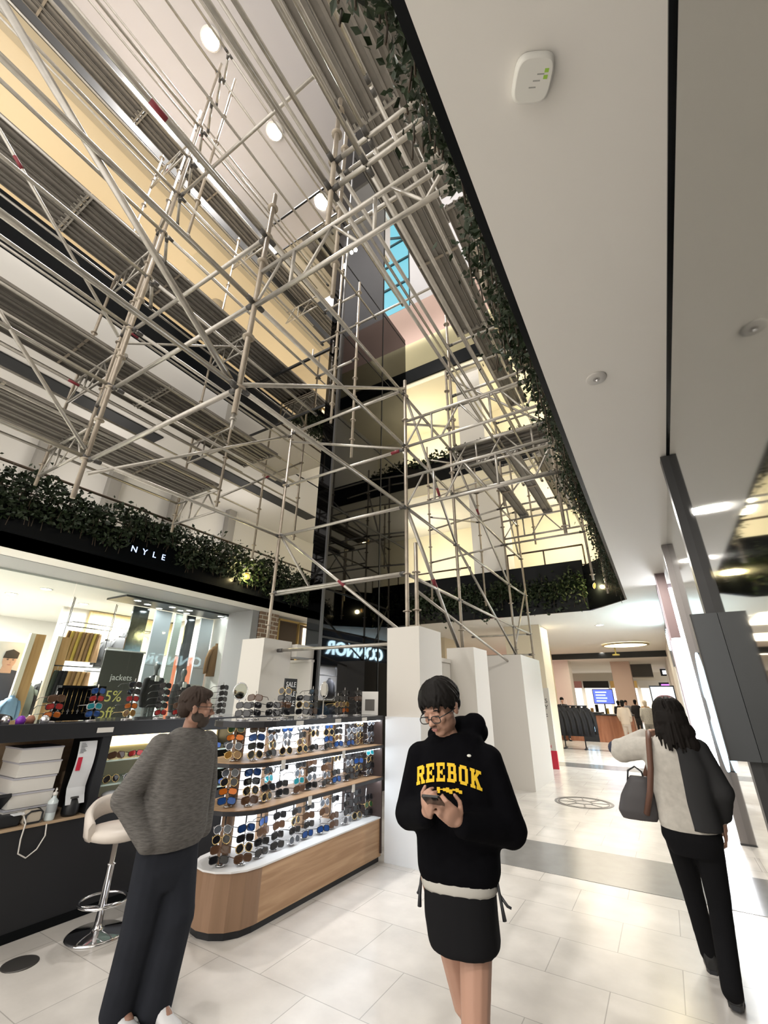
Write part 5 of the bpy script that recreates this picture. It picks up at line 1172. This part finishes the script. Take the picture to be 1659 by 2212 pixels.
# --- bearded man at the left, hands in pockets, looking to the right
B = dict(vox=.006, head=V(.0, .045, 1.575), hyaw=.85, hpitch=-.06, neck=V(0, .0, 1.40), hipz=.86,
    armR=[V(.19, -.02, 1.36), V(.275, -.10, 1.09), V(.14, .03, .86)], armL=[V(-.19, -.02, 1.36), V(-.27, -.07, 1.08), V(-.14, .03, .86)],
    legR=[V(.085, 0, .86), V(.075, -.03, .47), V(.055, -.11, .09)], legL=[V(-.09, 0, .86), V(-.08, .08, .47), V(-.07, .04, .09)],
    handR=(V(.12, .025, .85), V(-.35, .0, -1), V(-1, .1, .2), 1, .3), handL=(V(-.12, .025, .85), V(.35, .0, -1), V(1, .1, .2), -1, .3),
    torso=[(.80, .185, .135, 0, .01), (.86, .205, .155, 0, .015), (1.0, .205, .15, 0, .015), (1.2, .215, .145, 0, .0), (1.32, .215, .13, 0, -.01), (1.40, .155, .10, 0, -.01), (1.445, .085, .078, 0, .0), (1.452, .06, .06, 0, 0)],
    sleeveR=([V(.18, -.02, 1.345), V(.285, -.10, 1.08), V(.195, .05, .86)], [.083, .085, .058]), sleeveL=([V(-.18, -.02, 1.345), V(-.28, -.07, 1.07), V(-.195, .06, .86)], [.083, .085, .058]),
    topname='jumper', topm=knit(), skin=mat('warm_skin', (.30, .165, .115), .55),
    hips=[(.60, .10, .11, 0, 0), (.70, .165, .125, 0, 0), (.84, .175, .13, 0, 0), (.92, .17, .12, 0, 0)],
    trouserR=([V(.085, 0, .80), V(.075, -.03, .46), V(.055, -.105, .078)], [.118, .105, .098]), trouserL=([V(-.085, 0, .80), V(-.075, .08, .46), V(-.07, .035, .08)], [.118, .106, .098]),
    botm=M_jeans, botname='jeans',
    hair=[('e', (0, -.030, .052), (.083, .100, .083)), ('e', (0, -.075, .0), (.072, .055, .07)), ('e', (.070, -.03, .02), (.016, .045, .05)), ('e', (-.070, -.03, .02), (.016, .045, .05)), ('e', (0, .03, .086), (.064, .055, .034))]+locks((0, -.025, .040), (.084, .104, .088), 80, (62, 92, 125), .008, 5), hairm=M_hairb,
    shoes=[(V(.055, -.16, 0), V(.07, .11, 0)), (V(-.07, .0, 0), V(-.06, .27, 0))], shoem=mat('white_leather_shoe', (.62, .62, .63), .5), solem=mat('white_rubber', (.7, .7, .68), .6))
t, M, HM, top = person('bearded man in a charcoal knit jumper with his hands in his pockets, looking right', (-2.80, 2.06, 0), (.90, .05), B)
mb = MB()
mb.ell((0, .052, -.078), (.055, .044, .040)).ell((.050, .016, -.056), (.014, .042, .036)).ell((-.050, .016, -.056), (.014, .042, .036)).ell((.062, -.008, -.018), (.010, .016, .036)).ell((-.062, -.008, -.018), (.010, .016, .036)).ell((0, .082, -.046), (.026, .014, .007)).ell((0, .05, -.105), (.036, .034, .018))
blob(mb.xf(M @ HM), 'beard', mat('dark_beard', (.035, .024, .018), .8), t, .006, 2)
def eyeglasses(t, HM2, fr, w=.024, h=.017, z=.0):
    mb = MB()
    for s in (-1, 1):
        mb.path([(s*.033+w*abs(math.cos(a))**.7*(1 if math.cos(a) > 0 else -1), .104-.25*abs(math.cos(a))*0, z+h*abs(math.sin(a))**.7*(1 if math.sin(a) > 0 else -1)) for a in [2*PI*i/20+.01 for i in range(20)]], .0022, 6, True)
        mb.path([(s*.057, .102, z+.008), (s*.078, .06, z+.008), (s*.082, -.01, z+.004), (s*.082, -.03, z-.012)], .0024, 6)
    mb.path([(-.010, .105, z+.003), (0, .108, z+.005), (.010, .105, z+.003)], .002, 6)
    o = mb.xf(HM2).build('eyeglasses', fr, t)
    return o
eyeglasses(t, M @ HM, F_black)
for s in (-1, 1): MB().ell((s*.031, .093, .024), (.017, .006, .0035)).xf(M @ HM).build('eyebrow', M_hairb, t); MB().ell((s*.031, .087, .001), (.011, .005, .005)).xf(M @ HM).build('eye', mat('eye_white', (.45, .42, .40), .3), t)

# --- young man in the foreground, looking down at his phone
M_hood = mat('black_fleece', (.0035, .0035, .0045), 1., noise_amt=.3, noise_scale=30, spec=.05)
B = dict(vox=.0058, head=V(.035, .085, 1.608), hyaw=-.36, hpitch=-.40, hroll=.10, neck=V(0, -.0, 1.43), hipz=.92,
    armR=[V(.165, .0, 1.39), V(.215, .0, 1.16), V(.075, .21, 1.205)], armL=[V(-.165, .0, 1.39), V(-.22, -.01, 1.14), V(-.055, .21, 1.18)],
    legR=[V(.09, 0, .92), V(.02, -.10, .50), V(-.03, -.42, .17)], legL=[V(-.07, 0, .92), V(-.045, .06, .49), V(-.04, .02, .08)],
    handR=(V(.078, .215, 1.205), V(-.15, .75, .45), V(-.75, .1, .65), 1, .75, .9), handL=(V(-.058, .215, 1.185), V(.35, .75, .45), V(.75, .1, .65), -1, .75, .9),
    torso=[(.925, .165, .118, 0, .0), (.97, .182, .13, 0, .0), (1.1, .185, .132, 0, .0), (1.25, .190, .132, 0, .0), (1.36, .195, .125, 0, -.01), (1.44, .16, .105, 0, -.01), (1.49, .10, .09, 0, .0), (1.50, .08, .07, 0, 0)],
    sleeveR=([V(.160, .0, 1.38), V(.222, .0, 1.155), V(.09, .20, 1.195)], [.078, .074, .05]), sleeveL=([V(-.160, .0, 1.38), V(-.232, -.01, 1.13), V(-.07, .20, 1.17)], [.078, .078, .05]),
    top_extra=[(V(-.05, -.10, 1.50), (.115, .075, .075)), (V(-.10, -.06, 1.535), (.06, .055, .055)), (V(.06, -.08, 1.48), (.09, .06, .055)), (V(-.095, -.01, 1.465), (.05, .07, .04)), (V(.09, -.01, 1.455), (.045, .065, .036))],
    topname='hooded_jumper', topm=M_hood,
    hips=[(.715, .140, .135, -.01, 0), (.73, .148, .14, -.01, 0), (.82, .155, .13, 0, 0), (.96, .155, .115, 0, 0)],
    trouserR=([V(.07, 0, .88), V(.06, -.03, .80)], [.08, .085]), trouserL=([V(-.07, 0, .88), V(-.07, .03, .80)], [.08, .088]),
    botm=mat('black_shorts_cloth', (.009, .009, .010), .9, spec=.1), botname='shorts',
    hair=[('e', (0, -.024, .050), (.083, .103, .083)), ('e', (0, .04, .080), (.068, .050, .034)), ('e', (.070, .0, .020), (.014, .045, .040)), ('e', (-.070, -.01, .020), (.014, .04, .040)), ('e', (0, -.085, -.005), (.064, .035, .055))]+locks((0, -.015, .036), (.088, .112, .096), 120, (84, 100, 128), .0085, 9, (5, 50), .45), hairm=M_hair, hairsmooth=1,
    shoes=[(V(-.01, -.50, .06), V(-.03, -.30, .0)), (V(-.04, -.05, 0), V(-.05, .22, 0))], shoem=mat('dark_trainer', (.05, .05, .055), .6), solem=MATS['white_rubber'], skin=mat('tan_skin', (.40, .23, .165), .5))
t, M, HM, top = person('young man in a black hooded jumper with yellow lettering, looking down at his phone', (-.92, 2.16, 0), (.20, -1.0), B)
eyeglasses(t, M @ HM, F_black, .025, .0155, -.012)
M_tan = MATS['tan_skin']
for s in (-1, 1):
    MB().ell((s*.030, .086, .022), (.017, .006, .0035)).xf(M @ HM).build('eyebrow', M_hair, t)
    MB().ell((s*.031, .088, -.004), (.013, .004, .0035)).xf(M @ HM).build('eyelashes', M_hair, t)
MB().ell((0, .096, -.047), (.020, .006, .004)).xf(M @ HM).build('moustache', mat('faint_moustache', (.10, .055, .04), .8), t)
MB().ell((0, .0955, -.0585), (.017, .005, .0035)).ell((0, .0945, -.0645), (.014, .005, .004)).xf(M @ HM).build('lips', mat('lip_colour', (.36, .15, .13), .5), t)
# lettering on the chest, laid onto the jumper
dg = bpy.context.evaluated_depsgraph_get(); dg.update()
tm = top.data; inv = (M.inverted() @ Matrix.Translation(WL[top.name]))
bv = BVHTree.FromPolygons([inv @ v.co for v in tm.vertices], [tuple(p.vertices) for p in tm.polygons])
def on_chest(mb, cx, cz, arch, wdt, name, m):
    out = []
    for v in mb.v:
        x = cx-v.x; z = cz+v.y-arch*(v.x/wdt)**2*(1 if True else 0)
        h = bv.ray_cast(V(x, .30, z), V(0, -1, 0))
        if h[0] is None: h = (V(x, .10, z), V(0, 1, 0))
        out.append(h[0]+h[1]*(.003+max(0, v.z)))
    mb.v = out; mb.xf(M).build(name, m, t)
M_ylw = mat('yellow_felt', (.72, .46, .02), .8)
def slab_letters(txt, H, W, gap, th):
    G = {'R': [(0, 0, .28, 1), (0, .8, .8, 1), (0, .42, .8, .6), (.62, .5, .95, .92), ('q', (.42, .46), (.70, .5), (.98, .1), (.64, .1)), (.60, 0, 1.06, .17), (-.1, 0, .42, .18)],
         'E': [(.05, 0, .35, 1), (-.05, .82, .92, 1), (.05, .42, .68, .58), (-.05, 0, .95, .18), (.72, .66, .92, 1), (.75, 0, .95, .34), (.55, .36, .68, .64)],
         'B': [(.05, 0, .35, 1), (-.05, .82, .8, 1), (.05, .43, .8, .58), (-.05, 0, .8, .18), (.62, .5, .92, .92), (.64, .08, .97, .5)],
         'O': [(0, .12, .3, .88), (.65, .12, .95, .88), (.12, .82, .83, 1), (.12, 0, .83, .18)],
         'K': [(.05, 0, .35, 1), (-.06, .84, .44, 1), (-.06, 0, .44, .16), ('q', (.32, .34), (.32, .60), (.62, .88), (.92, .88)), (.55, .84, 1.04, 1), ('q', (.40, .50), (.62, .66), (.98, .12), (.64, .12)), (.56, 0, 1.08, .16)]}
    mb = MB(); x = 0; n = len(txt); tot = n*W+(n-1)*gap
    for ch in txt:
        for g_ in G[ch]:
            if g_[0] == 'q':
                q_ = [(x+u*W-tot/2, (v_-.5)*H) for u, v_ in g_[1:]]
                mb.prism(q_, 0, th); continue
            a, b, c, d = g_
            k = max(1, int((c-a)*W/.012))
            for i in range(k):
                a2 = a+(c-a)*i/k; c2 = a+(c-a)*(i+1)/k
                mb.box(x+a2*W-tot/2, x+c2*W-tot/2, (b-.5)*H, (d-.5)*H, 0, th)
        x += W+gap
    return mb
on_chest(slab_letters('REEBOK', .072, .040, .010, .003), .010, 1.345, .030, .15, 'chest_lettering', M_ylw)
mb = MB()
for i in range(8): mb.box(-.055+.014*i, -.055+.014*(i+1), -.012+.004*((i*3) % 4), .010-.003*((i*5) % 3), 0, .003)
on_chest(mb, .0, 1.278, .012, .15, 'chest_emblem', M_ylw)
mb = MB(); mb.add([(0, 0, 0), (.012, 0, 0), (.006, .009, 0)], [(0, 1, 2)]); mb2 = mb; 
MB().ell((-.095, .115, 1.415), (.010, .004, .006)).xf(M).build('small_logo', mat('pale_logo', (.6, .6, .55), .6), t)
# light hem of the shirt under the jumper, and loose straps at the hips
mb = MB(); ell_rings(mb, [(.904, .158, .118, 0, 0), (.914, .164, .122, 0, 0), (.96, .166, .122, 0, 0)]); mb.xf(M).build('shirt_hem', mat('pale_grey_jersey', (.40, .385, .35), .9), t)
for x, dx in ((.165, .012), (-.17, -.03)):
    MB().path([(x*.9, .0, 1.0), (x, .03, .92), (x+dx*.3, .04, .87), (x+dx*.5, .04, .83)], [.007, .006, .007, .009], 8).path([(x, .03, .91), (x+dx, .03, .875), (x+dx*1.5, .03, .87)], [.006, .006, .005], 8).xf(M).build('loose_strap', M_blackm, t)
p = thing('phone', 'dark smartphone with a lit screen held in both hands of the young man', 'phone', M @ V(.01, .33, 1.29))
pm = M @ basis((.018, .325, 1.272), (1, 0, 0), (0, .86, .40))
sq = [(x, y) for x, y in ((-.036, -.07), (-.030, -.076), (.030, -.076), (.036, -.07), (.036, .07), (.030, .076), (-.030, .076), (-.036, .07))]
MB().rings([[(x, y, z) for x, y in sq] for z in (-.0085, -.0005)], False).xf(pm).build('phone_body', mat('bronze_phone', (.03, .028, .026), .2, .3), p)
MB().box(-.033, .033, -.072, .072, -.0005, .0006).xf(pm).build('screen', glow('phone_glow', (.8, .6, .45), .8), p)
MB().box(-.026, -.004, .046, .068, -.011, -.0085).xf(pm).build('camera_bump', M_black, p)

# --- woman walking away on the right, arm raised to her bag strap
M_white_j = mat('cream_fleece', (.50, .47, .42), .95, noise_amt=.25, noise_scale=25)
B = dict(vox=.0068, head=V(.035, .03, 1.545), hyaw=.1, hpitch=-.1, neck=V(.02, 0, 1.38), hipz=.86, topsmooth=8,
    armR=[V(.18, 0, 1.34), V(.235, -.02, 1.08), V(.20, .10, .86)], armL=[V(-.17, 0, 1.34), V(-.36, .05, 1.29), V(-.12, .10, 1.42)],
    legR=[V(.085, 0, .86), V(.07, .0, .47), V(.03, -.22, .11)], legL=[V(-.085, 0, .86), V(-.08, .16, .48), V(-.06, .20, .10)],
    handR=(V(.20, .105, .855), V(0, .1, -1), V(-1, 0, 0), 1, .5), handL=(V(-.125, .09, 1.415), V(.8, -.2, .15), V(0, -.5, -.9), -1, .9),
    torso=[(.80, .165, .125, 0, .0), (.86, .185, .135, 0, 0), (1.0, .18, .125, 0, 0), (1.2, .195, .125, 0, 0), (1.31, .19, .115, 0, 0), (1.385, .12, .085, 0, 0), (1.43, .075, .07, .01, 0)],
    sleeveR=([V(.165, 0, 1.32), V(.235, -.02, 1.08), V(.205, .09, .90)], [.075, .07, .045]), sleeveL=([V(-.165, 0, 1.32), V(-.34, .04, 1.29), V(-.17, .09, 1.40)], [.08, .092, .05]),
    topname='fleece_jacket', topm=M_white_j,
    hips=[(.68, .14, .12, 0, 0), (.78, .185, .135, 0, 0), (.90, .165, .12, 0, 0)],
    trouserR=([V(.085, 0, .80), V(.07, .0, .46), V(.03, -.225, .09)], [.105, .074, .060]), trouserL=([V(-.08, 0, .80), V(-.078, .155, .47), V(-.06, .20, .09)], [.105, .074, .060]),
    botm=mat('black_trousers_cloth', (.008, .008, .009), .9, spec=.1), botname='trousers',
    hair=[('e', (0, -.02, .045), (.09, .11, .09)), ('e', (0, -.085, -.03), (.112, .075, .10)), ('e', (.01, -.085, -.11), (.128, .065, .085)), ('e', (.045, -.085, -.19), (.10, .05, .08))]+locks((0, -.02, .03), (.098, .118, .10), 90, (70, 95, 100), .013, 4, (5, 45), .3, .24), hairm=mat('dark_long_hair', (.010, .008, .007), .6, spec=.12),
    shoes=[(V(.03, -.26, .02), V(.035, -.01, 0)), (V(-.06, .15, 0), V(-.065, .39, 0))], shoem=mat('black_boot', (.015, .015, .015), .6), solem=M_blackm)
t, M, HM, top = person('woman with long dark hair walking away in a cream fleece and black trousers', (-.03, 4.22, 0), (.02, 1), B)
blob(MB().ell((0, -.014, .088), (.084, .098, .062)).ell((0, .03, .075), (.07, .072, .055)).xf(M @ HM), 'knitted_cap', mat('maroon_knit', (.17, .06, .06), .9), t, .008, 4)
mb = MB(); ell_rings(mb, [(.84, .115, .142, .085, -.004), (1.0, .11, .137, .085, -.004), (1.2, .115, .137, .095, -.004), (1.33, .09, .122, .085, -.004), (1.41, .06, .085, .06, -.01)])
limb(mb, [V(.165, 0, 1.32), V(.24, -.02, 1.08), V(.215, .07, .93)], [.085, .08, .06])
blob(mb.xf(M), 'dark_right_side', mat('dark_grey_cloth', (.035, .035, .036), .95, spec=.1), t, .012, 8)  # darker layer over the right side of the torso and arm
b = thing('shoulder_bag', 'dark grey shoulder bag with a brown strap hanging at the left side of the woman', 'bag', M @ V(-.30, -.03, .84))
mb = MB(); ell_rings(mb, [(.85, .115, .05, -.30, -.03), (.90, .135, .06, -.30, -.03), (1.0, .115, .055, -.285, -.03), (1.10, .075, .04, -.26, -.03), (1.13, .06, .025, -.255, -.03)])
blob(mb.xf(M), 'bag_body', mat('grey_bag_leather', (.055, .05, .052), .5), b, .01, 4)
M_strap = mat('brown_strap', (.12, .055, .035), .6)
MB().path([(-.245, -.09, .90), (-.19, -.145, 1.05), (-.155, -.14, 1.2), (-.135, -.10, 1.36), (-.13, .0, 1.425), (-.14, .09, 1.38), (-.18, .13, 1.2), (-.25, .06, 1.05), (-.27, .0, 1.05)], .020, 8).xf(M).build('strap', M_strap, b)
MB().path([(-.34, -.03, 1.07), (-.32, -.03, 1.16), (-.27, -.03, 1.19), (-.23, -.03, 1.16), (-.22, -.03, 1.09)], .007, 6).xf(M).build('carry_handle', M_blackm, b)
bw = MB(); bw.ell((-.385, .04, 1.30), (.055, .06, .055)); bw.xf(M).build('elbow_patch', mat('navy_patch', (.03, .035, .06), .8), t)

# --- smaller people far along the concourse
def far_person(label, px, py, face, top, bot, hairc, h=1.68, vox=.018, Y=None, hold=False):
    p = PZ(px, py, 0) if Y is None else V(min(.15, PY(px, py, Y).x), Y, 0)
    k = h/1.75
    f = lambda *a: V(*a)*k
    B = dict(vox=vox, hands=True, head=f(0, .03, 1.62), neck=f(0, 0, 1.46), hipz=.92*k,
        armR=[f(.18, 0, 1.40), f(.22, -.03, 1.13), f(.20, .10, .92)], armL=[f(-.18, 0, 1.40), f(-.22, -.03, 1.13), f(-.20, .10, .92)],
        legR=[f(.09, 0, .92), f(.09, .04, .5), f(.09, -.06, .09)], legL=[f(-.09, 0, .92), f(-.09, .06, .5), f(-.09, .08, .09)],
        handR=(f(.20, .10, .92), V(0, .2, -1), V(-1, 0, 0), 1, .5), handL=(f(-.20, .10, .92), V(0, .2, -1), V(1, 0, 0), -1, .5),
        torso=[tuple(c*k for c in r) for r in ((.80, .18, .13, 0, 0), (1.0, .18, .13, 0, 0), (1.25, .19, .13, 0, 0), (1.38, .18, .11, 0, 0), (1.46, .10, .08, 0, 0))],
        sleeveR=([f(.17, 0, 1.38), f(.225, -.03, 1.13), f(.205, .09, .95)], [.075, .07, .05]), sleeveL=([f(-.17, 0, 1.38), f(-.225, -.03, 1.13), f(-.205, .09, .95)], [.075, .07, .05]),
        topname='jacket', topm=top, hips=[tuple(c*k for c in r) for r in ((.72, .14, .11, 0, 0), (.82, .16, .12, 0, 0), (.94, .15, .11, 0, 0))],
        trouserR=([f(.085, 0, .84), f(.09, .04, .5), f(.09, -.055, .11)], [.10, .075, .06]), trouserL=([f(-.085, 0, .84), f(-.09, .06, .5), f(-.09, .075, .11)], [.10, .075, .06]), botm=bot,
        hair=[('e', (0, -.02, .04), (.09, .11, .09)), ('e', (0, -.075, -.05), (.075, .05, .09))], hairm=hairc,
        shoes=[(f(.09, -.10, 0), f(.09, .15, 0)), (f(-.09, .03, 0), f(-.09, .28, 0))], shoem=M_blackm, solem=M_blackm)
    return person(label, p, face, B, 'people in the far concourse')
far_person('woman seen from behind in a pale beige jacket standing at the far counter', 1362, 1612, (.1, 1), mat('beige_jacket', (.58, .48, .38), .8), mat('pale_trousers', (.5, .42, .35), .8), M_hair)
far_person('person in a light grey speckled coat beyond the walking woman', 1412, 1610, (-.2, 1), mat('speckled_grey', (.42, .40, .36), .9, noise_amt=.4, noise_scale=30), mat('grey_trousers', (.25, .24, .22), .8), mat('fair_hair', (.5, .42, .32), .6))
far_person('man in black with a dark cap standing behind the garment stand', 1226, 1600, (.5, -1), cm('black'), M_blackm, M_hair, 1.78)
for i, (px, py, Y, c, lab) in enumerate(((1335, 1520, 28, 'black', 'dark-clothed person waiting behind the far counter'), (1352, 1520, 30, 'grey', 'person in grey among the crowd behind the far counter'), (1372, 1520, 29, 'black', 'tall dark-clothed person right of the far counter crowd'), (1392, 1520, 29.5, 'tan', 'person in tan deep in the far concourse'), (1468, 1520, 33, 'denim', 'person in pale denim far beyond the advertising screen'), (1459, 1520, 38, 'cream', 'person in cream at the very end of the concourse'), (1478, 1520, 27, 'black', 'dark-clothed person near the mirror wall far away'))):
    far_person(lab, px, py, (.2*(i % 3-1), -1 if i % 2 else 1), cm(c), M_blackm, M_hair, 1.66+.03*(i % 3), .028, Y)
# ------------------------------------------------------------------ light
W = bpy.data.worlds.new('mall'); S.world = W; W.use_nodes = True
bg = W.node_tree.nodes['Background']; bg.inputs['Color'].default_value = (1, .95, .88, 1); bg.inputs['Strength'].default_value = 1.9
# added unseen fill lights for galleries, shops, concourse and walkway
for y in (0, 4.5, 9.5):
    lamp('gallery_fill', 'POINT', (-12.2, y, 7.2), 38, (1, .94, .88), .5)  # no fixture here; added to brighten the left galleries
    lamp('gallery_fill', 'POINT', (-11.6, y, 12.2), 75, (1, .88, .70), .5)
for x in (-7.5, -2.0):
    lamp('gallery_fill', 'POINT', (x, 15.6, 7.2), 120, (1, .90, .68), .4)
    lamp('gallery_fill', 'POINT', (x, 15.4, 12.6), 110, (1, .90, .68), .4)  # far galleries brightened by added point lights without fixtures
for x, y in ((-13, 1), (-13, 4), (-13, 7), (-15.5, 4)):
    lamp('shop_fill', 'AREA', (x, y, 3.9), 300, (1, .97, .92), .6)  # area lights added for brightness inside the left shop
for y in (17, 22, 29, 38):
    lamp('concourse_fill', 'AREA', (-3, y, 3.96), 100, (1, .88, .68), 2.6)  # broad added fill under the concourse ceiling, no panels modelled
for y in (-2.5, -.6, 6.5, 9):
    lamp('walkway_fill', 'AREA', (.1, y, 3.96), 60, (1, .95, .88), .25)  # added so that floor bounce lifts the walkway ceiling
lamp('shop_fill', 'AREA', (1.2, 15, 2.88), 420, (.95, .97, 1), .5)  # added to brighten the clothes mirrored in the lift shaft
S.view_settings.view_transform = 'Standard'; S.view_settings.look = 'None'; S.view_settings.exposure = 0.42; S.view_settings.gamma = 1; S.view_settings.use_curve_mapping = False
c = S.cycles
c.use_denoising = True; c.max_bounces = 6; c.diffuse_bounces = 3; c.glossy_bounces = 4; c.transmission_bounces = 4; c.transparent_max_bounces = 8
c.sample_clamp_indirect = 6; c.caustics_reflective = False; c.caustics_refractive = False; c.use_adaptive_sampling = True; c.adaptive_threshold = .02
# drop sorts of sunglasses that were never placed (unused patterns)
for i, o in enumerate(PROTO):
    if i not in USED:
        for ch in kids(o): bpy.data.objects.remove(ch)
        bpy.data.objects.remove(o)
